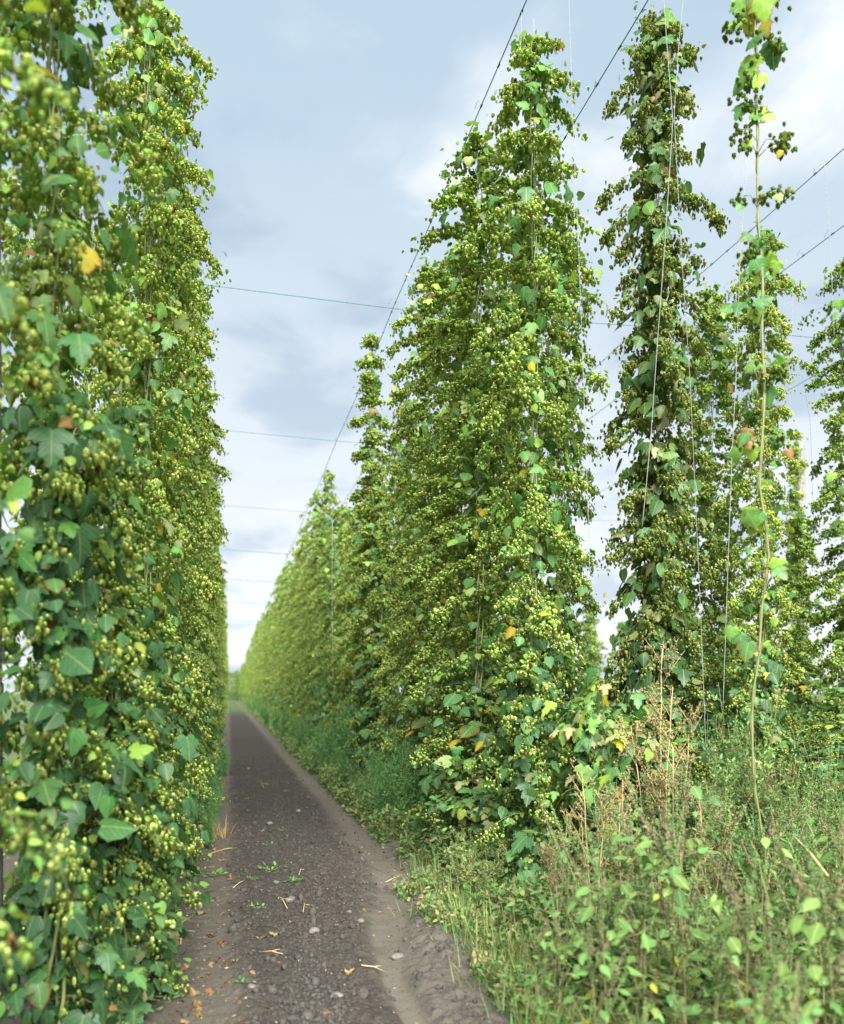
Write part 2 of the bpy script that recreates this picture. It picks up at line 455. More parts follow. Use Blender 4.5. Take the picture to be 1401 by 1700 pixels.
def prof_full(w, H, foot=.8, taper=.9):
    return lambda z: w * min(1, foot + (1 - foot) * z / 2.0) * min(1.0, .22 + .78 * ((H - z) / taper) ** .7 if z < H else .2)
H0 = 6.85
protos = {
    'broad':  make_hop(11, 6.7, prof_full(.43, 6.7, .85, .9), dens=1.0, leafy=1.15, yellow=.05, arms=6, gap=.07),
    'full':   make_hop(12, H0, prof_full(.38, H0, .9, .6), dens=1.0, leafy=1.05, yellow=.05, arms=5, young=.45),
    'fullb':  make_hop(13, 6.9, prof_full(.36, 6.9, .95, .8), dens=.95, leafy=1.1, yellow=.08, olive=.3, young=.5, coneyel=.15, arms=6),
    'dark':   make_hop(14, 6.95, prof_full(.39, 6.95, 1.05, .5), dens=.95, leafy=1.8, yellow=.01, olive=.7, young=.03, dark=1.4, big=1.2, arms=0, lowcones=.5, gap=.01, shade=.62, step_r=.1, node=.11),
    'ladder': make_hop(15, H0, prof_full(.28, H0, 1.3, .4), dens=2.0, leafy=1.6, node=.22, gap=.04, young=.5, olive=.5, coneyel=.2, arms=2, step_r=.6),
    'conic':  make_hop(16, 6.6, prof_full(.42, 6.6, .85, 1.9), dens=.95, leafy=1.1, young=.45, coneyel=.1, arms=6),
    'leafy':  make_hop(17, 6.9, prof_full(.36, 6.9, 1.0, .8), dens=.85, leafy=1.35, yellow=.06, young=.25, dark=.9, low=2.9, big=1.15, arms=7, lowcones=.14, gap=.12),
    'loose':  make_hop(18, 6.8, prof_full(.32, 6.8, 1.0, 1.2), dens=.85, leafy=.95, node=.15, gap=.12, young=.5, yellow=.08, coneyel=.2, arms=4),
}
protos['short'] = make_hop(19, 3.3, prof_full(.38, 3.3, 1.0, 1.4), dens=.7, leafy=1.5, yellow=.04, young=.2, dark=1.0, low=2.2, lowcones=.25, arms=2, HS=3.6)
protos['mid'] = make_hop(20, 5.0, prof_full(.38, 5.0, .95, 1.4), dens=1.05, leafy=1.1, yellow=.06, young=.45, low=1.8, coneyel=.1, arms=4, HS=6.3)

def Yof(X, d): return (d - X * S_) / C_
ORD = ['first', 'second', 'third', 'fourth', 'fifth', 'sixth', 'seventh', 'eighth', 'ninth', 'tenth', 'eleventh', 'twelfth', 'thirteenth', 'fourteenth']
LINES = []   # every plant's position, to tie knots on wires
def hop(kind, X, d, sz=1.0, sw=1.0, label=None, group='hop plants', rz=None):
    rz = random.uniform(0, 6.28) if rz is None else rz
    y = Yof(X, d)
    o = take(protos[kind], (X, y, 0), rz, (sw, sw, sz), label, group, 'hop plant')
    LINES.append((X, y))
    return o

# wires: X of the two wires of each row
WL1, WL2, WR1, WR2, W31, W32 = -.56, -1.5, 2.25, 3.17, 5.92, 6.9
WIRE_Z = 7.0
# ---- left row, path side
left_near = [('leafy', 2.6, 1, 1, 'blurred hop plant at the far left edge of the photo, nearest of the left row'),
             ('leafy', 4.2, 1.0, 1.0, 'large near hop plant left of the path with dark broad leaves low down'),
             ('full', 6.55, 1.0, .95, 'first dense cone-laden hop plant beyond the sky gap in the left row'),
             ('broad', 7.7, 1.03, .9, 'second dense hop plant beyond the sky gap in the left row'),
             ('fullb', 8.9, 1.0, 1.0, 'third dense hop plant beyond the sky gap in the left row')]
left_near += [('short', 5.05, .95, 1.0, 'low-topped leafy hop plant filling the foot of the left row below the sky gap'), ('short', 4.75, .72, .9, 'low dark-leaved hop plant tucked behind the large near one on the left')]
for k, d, sz, sw, lb in left_near: hop(k, {2.6: -.98, 4.2: -.77}.get(d, WL1), d, sz, sw, lb, 'hop plants in the left row')
d, i = 10.1, 4
while d < 300:
    kind = random.choice(['full', 'fullb', 'leafy', 'full', 'loose', 'broad'])
    lb = ('%s hop plant past the sky gap along the path side of the left row' % ORD[i - 1].capitalize()).lower() if i < 12 else \
         'hop plant far down the left row, merging into its green wall'
    hop(kind, WL1 + random.uniform(-.06, .04), d, random.uniform(.97, 1.03), random.uniform(.88, 1.02), lb, 'hop plants in the left row')
    d += max(1.15, d * .055) * random.uniform(.9, 1.1); i += 1
for i, d in enumerate((5.6, 8.6, 11.5, 14.2, 17)):
    hop(['loose', 'fullb', 'full', 'loose', 'broad', 'full', 'loose', 'fullb'][i], WL2, d, 1, .9, '%s hop plant on the outer wire behind the left row, seen through its gaps' % ORD[i], 'hop plants on the outer left wire')
# ---- right row, path side
G = 'hop plants in the right row'
hop('broad', 2.27, 7.1, .99, 1.03, 'tall broad hop plant right of the path, laden with cones and in sharp focus', G, .4)
hop('full', 2.2, 8.4, .965, 1.3, 'hop plant directly behind the tall broad one on the path side', G)
hop('full', 2.3, 9.5, .895, 1.1, 'second hop plant behind the tall broad one on the path side', G)
hop('full', WR1, 10.7, .95, 1.12, 'third hop plant behind the tall broad one on the path side', G)
hop('mid', WR1, 12.0, 1.07, .9, 'low-topped hop plant just before the thin ladder-like one', G)
hop('ladder', 2.12, 14.2, 1.04, 1.4, 'thin ladder-like hop plant reaching the wire in the right row', G)
hop('mid', WR1, 14.1, .90, .9, 'short hop plant at the foot of the thin ladder-like one', G)
hop('mid', WR1, 15.4, .96, .95, 'first short hop plant beyond the thin ladder-like one', G)
hop('mid', WR1, 16.9, 1.0, 1.0, 'second short hop plant beyond the thin ladder-like one', G)
hop('mid', WR1, 18.4, 1.05, .95, 'third short hop plant beyond the thin ladder-like one', G)
hop('conic', WR1, 20.0, .84, .95, 'fourth short hop plant beyond the thin ladder-like one', G)
hop('conic', WR1, 21.7, 1.02, .95, 'pointed hop plant standing above its neighbours in the right row', G)
for X, d in ((-.3, 190), (.4, 205), (1.1, 196), (1.6, 185)):
    hop('full', X, d, .9, 1.6, 'distant hop plant closing the view at the far end of the path', 'hop plants at the far end of the path')
d, i = 23.1, 0
while d < 300:
    kind = random.choice(['full', 'fullb', 'conic', 'fullb', 'loose', 'broad'])
    lb = '%s hop plant beyond the pointed one on the path side of the right row' % ORD[i] if i < 8 else 'hop plant far down the right row, merging into its green wall'
    hop(kind, WR1 + random.uniform(-.05, .05), d, random.choice([.80, .88, .93, .97, 1.0, 1.03]), random.uniform(.85, 1.0), lb, G)
    d += max(1.3, d * .055) * random.uniform(.9, 1.1); i += 1
# ---- right row, outer wire
G = 'hop plants on the outer wire of the right row'
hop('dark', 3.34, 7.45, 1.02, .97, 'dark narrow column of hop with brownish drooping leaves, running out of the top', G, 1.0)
hop('fullb', 3.08, 8.9, .93, .85, 'hop plant peeping out between the tall broad one and the dark column', G)
for i, (k, d, sz) in enumerate((('full', 10.4, .9), ('fullb', 12.2, .93), ('loose', 14.0, .92), ('conic', 16.0, 1.0), ('full', 18.0, .95), ('fullb', 20.5, .95), ('loose', 23, .9), ('fullb', 26, 1), ('full', 29.5, 1), ('conic', 33.5, 1))):
    hop(k, WR2, d, sz, .95, '%s hop plant on the outer wire behind the broad one of the right row' % ORD[i], G)
# ---- next row to the right
G = 'hop plants in the next row to the right'
hop('fullb', 5.88, 10.5, 1.0, 1.0, 'full hop plant in the next row, just behind the bare climbing bine', G)
hop('full', 5.92, 11.7, .975, 1.22, 'hop plant in the next row, between the dark column and its fuller neighbour', G)
hop('mid', 6.05, 13.2, 1.0, 1.2, 'shorter hop plant in the next row, seen in the gap behind its two tall neighbours', G)
hop('full', 6.95, 10.65, .965, 1.12, 'hop plant at the right edge of the photo under the outer wire', G)
hop('mid', 7.55, 12.6, .80, 1.1, 'shorter hop plant beside the weathered post near the right edge', G)
hop('short', 5.95, 9.3, .5, 1.1, 'low leafy hop plant among the weeds between the rows', G)
hop('short', 6.9, 14.5, 1.05, 1.2, 'half-height hop plant behind the next row', G)
G = 'hop plants in the third row'
hop('ladder', 9.9, 16.7, .93, 1.05, 'small thin ladder-like hop plant left of the weathered post', G)
for i, (X, d, sz) in enumerate(((9.7, 18.5, .5), (9.8, 20.5, .55), (10.6, 22, .5), (9.7, 23.5, .5), (9.8, 26, .6), (10.7, 19, .45), (13.4, 25, .6), (13.5, 29, .7), (9.7, 33, .6), (13.3, 35, .7))):
    hop(['short', 'mid', 'mid'][i % 3], X, d, sz * (2.05 if i % 3 == 0 else 1.36), 1.25, '%s pale hop plant in the far rows low behind the right edge' % ORD[i], G)

# ---- leafy low shoots spilling between the broad plant and the dark column
def make_bush(seed, h=1.5, w=.5):
    r = np.random.default_rng(seed); root = empty('hop_shoot')
    st, lv, cn = MB(), MB(), MB(); P, T, Nn, S = [], [], [], []; cp = []
    for k in range(26):
        a = r.uniform(0, 6.28); d = np.array([math.cos(a), math.sin(a), 0]); L = w * r.uniform(.4, 1.1); hh = h * r.uniform(.45, 1.05)
        t = np.linspace(0, 1, 9)
        path = d * (L * t ** 1.3)[:, None] + np.array([0, 0, 1.0]) * (hh * np.sin(t * 1.9) / math.sin(1.57))[:, None]
        st.tube(path, np.linspace(.005, .002, 9), sides=4)
        for tt in np.linspace(.1, 1, 34):
            q = np.array([np.interp(tt, t, path[:, i]) for i in range(3)]) + r.normal(0, .05, 3); q[2] = max(q[2], .05)
            P.append(q); T.append(d * .6 + r.normal(0, .5, 3) + [0, 0, -.5]); Nn.append(d * .5 + [0, 0, .9] + r.normal(0, .3, 3)); S.append(r.uniform(.045, .12))
        for _ in range(4):
            tt = r.uniform(.4, 1); q = np.array([np.interp(tt, t, path[:, i]) for i in range(3)]); cp.append(q + r.normal(0, .03, (6, 3)))
    P, T, Nn, S = map(np.array, (P, T, Nn, S)); n = len(P)
    c = pick_leaf_colours(n, r, .15, .02, .01, .25, .6); c[:, :3] *= np.array([1.3, 1.15, 1.35])
    wh = r.random(n) < .6
    lv.scatter(L_lobed2, P[wh], frames(T[wh], Nn[wh], S[wh]), c[wh]); lv.scatter(L_lobed, P[~wh], frames(T[~wh], Nn[~wh], S[~wh]), c[~wh])
    cp = np.concatenate(cp); n = len(cp)
    cn.scatter(CONE, cp, frames(np.tile([0, 0, -1.], (n, 1)) + r.normal(0, .3, (n, 3)), r.normal(0, 1, (n, 3)), r.uniform(.03, .042, n)), np.tile([.22, .36, .1, 0], (n, 1)))
    st.build('stem', M_stem, root); lv.build('leaves', M_leaf, root, 'stuff'); cn.build('hop_cones', M_cone, root, 'stuff')
    return root
bush = make_bush(31)
for (X, d, sz, sw, lb) in ((2.75, 6.8, 1.12, .9, 'bright broad-leaved hop shoots filling the gap beside the dark column'),
                           (3.0, 7.6, 1.0, 1.0, 'broad-leaved hop shoots at the foot of the dark column'),
                           (2.15, 8.2, .8, 1.0, 'broad-leaved hop shoots on the verge behind the tall broad plant')):
    take(bush, (X, Yof(X, d), 0), random.uniform(0, 6), (sw, sw, sz), lb, 'low hop shoots in the right row', 'hop shoot')

# ---- single thin bine climbing close to the camera on the right
def make_bare_bine():
    r = np.random.default_rng(77); root = empty('bare_bine')
    st, lv, cn = MB(), MB(), MB()
    X0, d0 = 2.86, 5.15
    def W(px, py, d=d0):
        u, v = (px - 700.5) / 1550 * d, (1150 - py) / 1550 * d
        return np.array([u * C_ + d * S_, -u * S_ + d * C_, CAM_H + v])
    pix = [(1262, 1640), (1275, 1440), (1250, 1300), (1250, 1150), (1262, 1060), (1275, 920), (1262, 800), (1268, 640), (1266, 500), (1262, 400), (1256, 280), (1258, 160), (1252, 40), (1245, -120), (1240, -400)]
    pts = np.array([W(*p) for p in pix]); base = pts[0].copy(); base[2] = 0; org = base.copy()
    t = np.linspace(0, 1, len(pts)); tt = np.linspace(0, 1, 60)
    fine = np.stack([np.interp(tt, t, pts[:, i]) for i in range(3)], 1); fine = np.concatenate([[base], fine]) - org
    fine[:, 0] += .006 * np.sin(np.arange(61) * .9)
    k_ = np.arange(61); st.tube(fine, .0062 + .0022 * (k_ % 6 == 0) + r.normal(0, .0004, 61), sides=6)
    tq = np.linspace(0, 1, 240); f2 = np.stack([np.interp(tq, np.linspace(0, 1, 61), fine[:, i]) for i in range(3)], 1)
    f2[:, 0] += .009 * np.cos(np.arange(240) * .45); f2[:, 1] += .009 * np.sin(np.arange(240) * .45); st.tube(f2, .0032, sides=4)
    for k in range(4, 60, 6):
        e = r.normal(0, .03, 3); st.tube([fine[k], fine[k] + [e[0], e[1], .02]], [.003, .001], sides=3)
    def cluster(px, py, nc, nl, w=.10, big=.11, yellow=.2, stemto=None):
        c0 = W(px, py) - org
        if stemto:
            q = W(*stemto) - org; st.tube(np.array([q, (q + c0) / 2 + [0, 0, .04], c0]), .003, sides=4)
        q = c0 + r.normal(0, 1, (nc, 3)) * np.array([w, w, w * .7])
        cc = np.array([.24, .36, .10]) * r.uniform(.7, 1.3, (nc, 1))
        cn.scatter(CONE, q, frames(np.tile([0, 0, -1.], (nc, 1)) + r.normal(0, .3, (nc, 3)), r.normal(0, 1, (nc, 3)), r.uniform(.03, .042, nc)), np.concatenate([cc, np.zeros((nc, 1))], 1))
        if nl:
            P = c0 + r.normal(0, .04, (nl, 3)); T = r.normal(0, .5, (nl, 3)) + [0, 0, -1.0]; NN = np.tile([-.5, -.8, .3], (nl, 1)) + r.normal(0, .3, (nl, 3))
            lv.scatter(L_lobed, P, frames(T, NN, r.uniform(.7, 1.2, nl) * big), pick_leaf_colours(nl, r, .5, yellow * .35, .05, .2, .7))
    S = lambda y: (1258, y)
    for a in ((1250, -60, 26, 5, .10, .12), (1240, 0, 6, 5, .07, .12), (1285, -8, 14, 1, .05, .08), (1222, 45, 34, 1, .045, .08), (1262, 62, 16, 2, .04, .11, .6), (1288, 76, 26, 0, .035, .1), (1250, 100, 5, 3, .02, .12, .5),
              (1246, 135, 34, 2, .04, .09), (1238, 170, 18, 1, .04, .08), (1256, 185, 4, 3, .02, .12, .5)): cluster(*a)
    for px, py, nc in ((1228, 215, 16), (1232, 235, 20), (1300, 240, 24), (1285, 232, 12), (1235, 325, 10), (1292, 318, 22), (1280, 322, 10)):
        cluster(px, py, nc, 1, .035, .05, .1, S(py + 22))
    for px, py, nc, nl in ((1275, 405, 26, 3), (1245, 420, 14, 3), (1275, 445, 6, 2), (1245, 515, 10, 5), (1290, 612, 30, 1), (1275, 625, 20, 2), (1245, 620, 6, 4), (1240, 735, 6, 5), (1290, 730, 14, 2), (1243, 850, 4, 5), (1285, 930, 2, 3), (1240, 1050, 2, 4)):
        cluster(px, py, nc, nl, .035, .085, .35, S(py + 10))
    st.build('stem', M_weedstem, root); lv.build('leaves', M_leaf, root, 'stuff'); cn.build('hop_cones', M_cone, root, 'stuff')
    root.location = org
    tag(root, 'single nearly bare climbing bine with a few cone tufts, nearest on the right', 'climbing bine')
make_bare_bine()

# ---------------------------------------------------------------- trellis
def cat(p, q, sag, n=40):
    t = np.linspace(0, 1, n); p, q = np.array(p, float), np.array(q, float)
    v = p + (q - p) * t[:, None]; v[:, 2] -= sag * 4 * t * (1 - t); return v
CROSS_D = [12.55, 19.4, 27.2, 35.6, 44.8, 56, 70, 88]
def catY(X):
    ys = [Yof(0, v) for v in CROSS_D]; ys = [2 * ys[0] - ys[1]-1.5] + ys
    return ys
for (X, lb) in ((WL1, 'trellis wire over the path side of the left row'), (WL2, 'trellis wire over the outer side of the left row'),
                (WR1, 'dark trellis wire over the path side of the right row'), (WR2, 'dark trellis wire over the outer side of the right row'),
                (W31, 'nearer trellis wire above the next row at the right'), (W32, 'farther trellis wire above the next row at the right'),
                (9.7, 'trellis wire over the third row')):
    m = MB(); ys = [-6.0, 3.2] + [Yof(0, v) for v in CROSS_D] + [110, 200, 300]
    for a, b in zip(ys, ys[1:]):
        m.tube(cat((X, a, WIRE_Z), (X, b, WIRE_Z), .05 if b - a < 12 else .12, 24),   .0048 if a < 40 else .01, sides=5)
    o = m.build('trellis_wire', M_wire)
    kn = MB(); r = np.random.default_rng(int(X * 100) % 97)
    for y in np.arange(1.0, 40, .55):
        yy = y + r.uniform(-.2, .2); seg = [(a, b) for a, b in zip(ys, ys[1:]) if a <= yy < b][0]; t = (yy - seg[0]) / (seg[1] - seg[0])
        z = WIRE_Z - (.05 if seg[1] - seg[0] < 12 else .12) * 4 * t * (1 - t)
        e = r.normal(0, .03, 3)
        kn.tube([(X, yy - .025, z), (X + .006, yy, z + .008), (X, yy + .025, z)], .009, sides=5)
        if r.random() < .6: kn.tube([(X, yy, z), (X + e[0], yy + e[1], z + .03 + abs(e[2])), (X + e[0] * 2, yy + e[1] * 2, z - .01)], .0022, sides=3)
    k = kn.build('knots', M_wire, o, 'stuff')
    tag(o, lb, 'wire')
cw = ['nearest', 'second', 'third', 'fourth', 'fifth', 'sixth', 'seventh', 'eighth']
for i, v in enumerate(CROSS_D):
    y = Yof(0, v); m = MB(); xs = [-1.5, -.6, 2.25, 3.17, 5.92, 6.9, 9.7, 13.4]; zadd = 0.02
    zs = [7.08, 7.05, 6.93, 6.92, 6.98, 7.03, 7.03, 7.03]
    t = np.linspace(0, 1, 60); X = np.interp(t, np.linspace(0, 1, 8), xs); Z = np.interp(X, xs, zs) + zadd
    m.tube(np.stack([X, np.full(60, y), Z], 1), .0062 if v < 30 else .010, sides=5)
    tag(m.build('cross_wire', M_wire), '%s of the taut wires crossing above the path from row to row' % cw[i], 'wire', 'cross wires above the rows')

def post(X, d, h, r0, lean, label):
    y = Yof(X, d); root = empty('trellis_post', (X, y, -.3)); r = np.random.default_rng(int(d * 10))
    m = MB(); n = 16; z = np.linspace(0, h + .3, 24); th = np.linspace(0, 2 * np.pi, n, endpoint=False)
    groove = 1 + .05 * np.sin(th * 5 + 1) + .03 * np.sin(th * 11)
    V = []
    for k, zz_ in enumerate(z):
        rr = r0 * (1 - .22 * zz_ / h) * groove * (1 + .02 * r.normal(0, 1, n))
        V += [(rr[j] * math.cos(th[j]) + lean * zz_, rr[j] * math.sin(th[j]), zz_ + (.03 * math.sin(th[j] * 2) if k == 23 else 0)) for j in range(n)]
    F = []
    for k in range(23):
        for j in range(n):
            p, q = k * n + j, k * n + (j + 1) % n; F += [(p, q, q + n), (p, q + n, p + n)]
    V.append((lean * z[-1], 0, z[-1])); F += [(23 * n + j, 23 * n + (j + 1) % n, len(V) - 1) for j in range(n)]
    m.add(V, F, (.3, .3, .3, 0)); m.build('pole', M_wood, root, smooth=True)
    b = MB(); b.tube([(lean * h, 0, h + .2), (lean * h, 0, h + .42)], .012, sides=6); b.tube([(lean * h - .12, 0, h + .12), (lean * h + .12, 0, h + .12)], .01, sides=6)
    b.build('wire_pin', M_wire, root)
    tag(root, label, 'post', 'wooden trellis posts')
post(12.05, 20, 7.0, .12, -.012, 'weathered grey wooden post rising between hop plants near the right edge')
post(-1.165, 4.55, 6.9, .08, 0, 'grey wooden trellis post hidden among foliage at the left edge')
post(2.7, 34.9, 6.9, .1, 0, 'grey wooden trellis post inside the right row')
post(-1.05, 27.0, 6.9, .1, 0, 'grey wooden trellis post inside the left row')

def W(px, py, d):
    u, v = (px - 700.5) / 1550 * d, (1150 - py) / 1550 * d
    return (u * C_ + d * S_, -u * S_ + d * C_, CAM_H + v)
strings = [([(1098, -60), (1106, 60), (1117, 200), (1104, 400), (1092, 560), (1080, 730), (1066, 875)], 6.55, .0024, 'white string hanging in front of the dark hop column'),
           ([(1138, -40), (1127, 70), (1119, 190), (1130, 400), (1146, 640), (1154, 820), (1164, 1040), (1172, 1250)], 6.5, .0018, 'thin pale string right of the dark hop column'),
           ([(1240, 250), (1228, 440), (1222, 620), (1215, 760), (1208, 950), (1200, 1180)], 8.6,   .0028, 'white string hanging before the hop plants of the next row'),
           ([(943, -40), (948, 110), (953, 250), (962, 450), (968, 620), (974, 780), (980, 985)], 6.3, .0018, 'thin white string down the right side of the tall broad hop plant'),
           ([(663, 520), (664, 720), (662, 900), (660, 1180)], 12.5, .0026, 'faint string left of the broad hop plant, in front of shorter ones'),
           ([(1316, 480), (1312, 640), (1308, 900)], 13.5, .003, 'faint string beside the small ladder-like hop plant'),
           ([(1305, 430), (1322, 560), (1345, 700), (1352, 900)], 12.0, .0024, 'slanting faint string near the weathered post'),
           ([(1368, 270), (1378, 400), (1385, 560)], 9.2, .0022, 'short faint string under the wire at the right edge'),
           ([(552, 870), (551, 1000), (553, 1130)], 17, .004, 'faint string before the hops below the pointed plant'),
           ([(1234, 210), (1230, 330), (1228, 440)], 9.4, .0020, 'thin thread rising beside the bare bine'),
           ([(866, 20), (864, 90)], 6.9, .002, 'stub of string hanging off the wire above the tall broad plant')]
for pts, d, rad, lb in strings:
    p = np.array([W(a, b, d) for a, b in pts]); t = np.linspace(0, 1, len(p)); tt = np.linspace(0, 1, 40)
    f = np.stack([np.interp(tt, t, p[:, i]) for i in range(3)], 1); m = MB(); m.tube(f, rad, sides=5)
    tag(m.build('hanging_string', M_twine), lb, 'string', 'strings hanging from the wires')

# ---------------------------------------------------------------- ground
def vnoise(x, y, scale, seed):
    r = np.random.default_rng(seed); g = r.random((256, 256))
    X, Y = x * scale, y * scale; xi, yi = np.floor(X).astype(int), np.floor(Y).astype(int); fx, fy = X - xi, Y - yi
    fx, fy = fx * fx * (3 - 2 * fx), fy * fy * (3 - 2 * fy)
    G = lambda a, b: g[a % 256, b % 256]
    return (G(xi, yi) * (1 - fx) + G(xi + 1, yi) * fx) * (1 - fy) + (G(xi, yi + 1) * (1 - fx) + G(xi + 1, yi + 1) * fx) * fy - .5
def sstep(a, b, x):
    t = np.clip((x - a) / (b - a), 0, 1); return t * t * (3 - 2 * t)
def ground_z(x, y):
    x = np.asarray(x, float); y = np.asarray(y, float)
    wob = .07 * vnoise(x * 0, y, .35, 3)
    xx = x + wob + .05 + .62 * (1 - sstep(4.5, 8.5, y)) * sstep(.5, 1.0, x)
    till = sstep(.02, .14, xx) * (1 - sstep(1.16, 1.36, xx)) * (.6 + .4 * sstep(.3, -.1, vnoise(x, y, .6, 9)))
    rut = sstep(1.26, 1.42, xx) * (1 - sstep(1.58, 1.7, xx))
    berm = np.exp(-((xx - 1.85) / .22) ** 2)
    fall = np.exp(-np.maximum(0, y - 16) / 12)
    rough = 1 - .85 * rut
    z = .03 * vnoise(x, y, .9, 1) + .03 * till - .035 * rut + .07 * berm * (.6 + vnoise(x, y, 2.5, 22))
    z = z + rough * fall * (till * (.055 * np.abs(vnoise(x, y, 9, 4)) + .04 * vnoise(x, y, 22, 5) + .022 * vnoise(x, y, 48, 6)) + berm * (.06 * vnoise(x, y, 11, 12) + .03 * vnoise(x, y, 25, 13))
                            + .008 * vnoise(x, y, 14, 7) + .006 * vnoise(x, y, 40, 8))
    return z
def axis(dense_a, dense_b, step, lo, hi, g=1.12):
    c = list(np.arange(dense_a, dense_b, step)); s = step; v = c[-1]
    while v < hi: s *= g; v += s; c.append(min(v, hi))
    s = step; v = c[0]; pre = []
    while v > lo: s *= g; v -= s; pre.append(max(v, lo))
    return np.array(pre[::-1] + c)
gx = axis(-.7, 2.3, .016, -900, 1400, 1.13); gy = axis(3.2, 11, .018, -200, 2500, 1.03)
X, Y = np.meshgrid(gx, gy); Z = ground_z(X, Y)
nx, ny = len(gx), len(gy); idx = np.arange(nx * ny).reshape(ny, nx)
a, b, c, d_ = idx[:-1, :-1].ravel(), idx[:-1, 1:].ravel(), idx[1:, 1:].ravel(), idx[1:, :-1].ravel()
gm = MB(); gm.add(np.stack([X.ravel(), Y.ravel(), Z.ravel()], 1), np.concatenate([np.stack([a, b, c], 1), np.stack([a, c, d_], 1)]), (.1, .1, .1, 0))
mg, t = new_mat('soil')
tcn = N(t, 'ShaderNodeTexCoord'); vec = tcn.outputs['Object']
s = N(t, 'ShaderNodeSeparateXYZ'); t.links.new(vec, s.inputs[0])
n1 = noise(t, vec, 1.1, 5, .6); n2 = noise(t, vec, 9, 6, .65); n3 = noise(t, vec, 60, 5, .7)
xw = math_node(t, 'ADD', s.outputs[0], math_node(t, 'MULTIPLY', math_node(t, 'SUBTRACT', n1, .5), .42))
xw = math_node(t, 'ADD', xw, math_node(t, 'MULTIPLY', math_node(t, 'SUBTRACT', n2, .5), .30))
shiftx = math_node(t, 'MULTIPLY', math_node(t, 'MULTIPLY', map_range(t, s.outputs[1], 8.5, 4.5), map_range(t, s.outputs[0], .5, 1.0)), .62)
shiftx = math_node(t, 'ADD', shiftx, .05)
xw = math_node(t, 'ADD', xw, shiftx)
dry = mix_col(t, n2, (.078, .069, .055), (.150, .134, .108))
pale = mix_col(t, n2, (.10, .088, .069), (.16, .143, .114))
darks = mix_col(t, map_range(t, n3, .3, .7), (.020, .0175, .015), (.070, .062, .052))
c = mix_col(t, .35, dry, darks)
till = math_node(t, 'MULTIPLY', map_range(t, xw, .0, .2), map_range(t, xw, 1.36, 1.14))
c = mix_col(t, math_node(t, 'MULTIPLY', till, .95), c, darks)
rut = math_node(t, 'MULTIPLY', map_range(t, xw, 1.26, 1.42), map_range(t, xw, 1.72, 1.56))
rut = math_node(t, 'MULTIPLY', rut, map_range(t, s.outputs[1], 40, 14, .35, .8))
c = mix_col(t, math_node(t, 'MULTIPLY', rut, map_range(t, n1, .3, .6, .5, 1.0)), c, pale)
lrut = math_node(t, 'MULTIPLY', map_range(t, xw, -.22, -.08), map_range(t, xw, .1, .0))
c = mix_col(t, math_node(t, 'MULTIPLY', lrut, .5), c, dry)
rub = math_node(t, 'MULTIPLY', map_range(t, xw, 1.6, 1.7), map_range(t, xw, 2.1, 1.9))
c = mix_col(t, math_node(t, 'MULTIPLY', rub, .5), c, (.088, .080, .068))
grassy = math_node(t, 'MAXIMUM', map_range(t, s.outputs[1], 60, 95), map_range(t, xw, 2.4, 3.2))
grassy = math_node(t, 'MAXIMUM', grassy, map_range(t, xw, -2.2, -3.2))
c = mix_col(t, math_node(t, 'MULTIPLY', grassy, map_range(t, n1, .3, .6, .4, .9)), c, mix_col(t, n2, (.05, .10, .03), (.11, .15, .05)))
p = N(t, 'ShaderNodeBsdfPrincipled', inp={'Roughness': .95, 'Specular IOR Level': .2}); t.links.new(c, p.inputs['Base Color'])
bp = N(t, 'ShaderNodeBump', inp={'Strength': .8, 'Distance': .02})
t.links.new(math_node(t, 'ADD', math_node(t, 'MULTIPLY', n3, .6), n2), bp.inputs['Height']); t.links.new(bp.outputs[0], p.inputs['Normal'])
o = N(t, 'ShaderNodeOutputMaterial'); t.links.new(p.outputs[0], o.inputs[0])
tag(gm.build('ground', mg, smooth=True), kind='structure')

# soil clods on the tilled strip and the berm (uncountable)
cm = MB(); n = 26000
y = 3.0 + 22 * rng.random(n) ** 1.7; which = rng.random(n)
x = np.where(which < .72, rng.uniform(.02, 1.3, n), np.where(which < .9, rng.normal(1.85, .16, n), rng.uniform(-.35, 2.2, n)))
x = x - (.62 * (1 - sstep(4.5, 8.5, y)) + .05) * sstep(.5, 1.0, x)
sz = np.exp(rng.normal(-5.25, .66, n)); sz = np.minimum(sz, .045)
for k in range(4):
    sl = np.arange(n) % 4 == k; q = np.stack([x[sl], y[sl], ground_z(x[sl], y[sl]) + sz[sl] * .25], 1)
    mm = frames(rng.normal(0, 1, (len(q), 3)), rng.normal(0, 1, (len(q), 3)), sz[sl], sz[sl] * rng.uniform(.6, 1.2, len(q)))
    cm.scatter(blob_template(k), q, mm, np.tile([.1, .1, .1, 0], (len(q), 1)))
tag(cm.build('soil_clods', M_clod), 'dark crumbly clods of turned soil along the path', 'soil', kind='stuff')

def on_ground(px, py, dz=0.0):
    d = CAM_H * 1550 / (py - 1150); u = (px - 700.5) / 1550 * d
    x, y = u * C_ + d * S_, -u * S_ + d * C_
    return (x, y, float(ground_z(x, y)) + dz), d

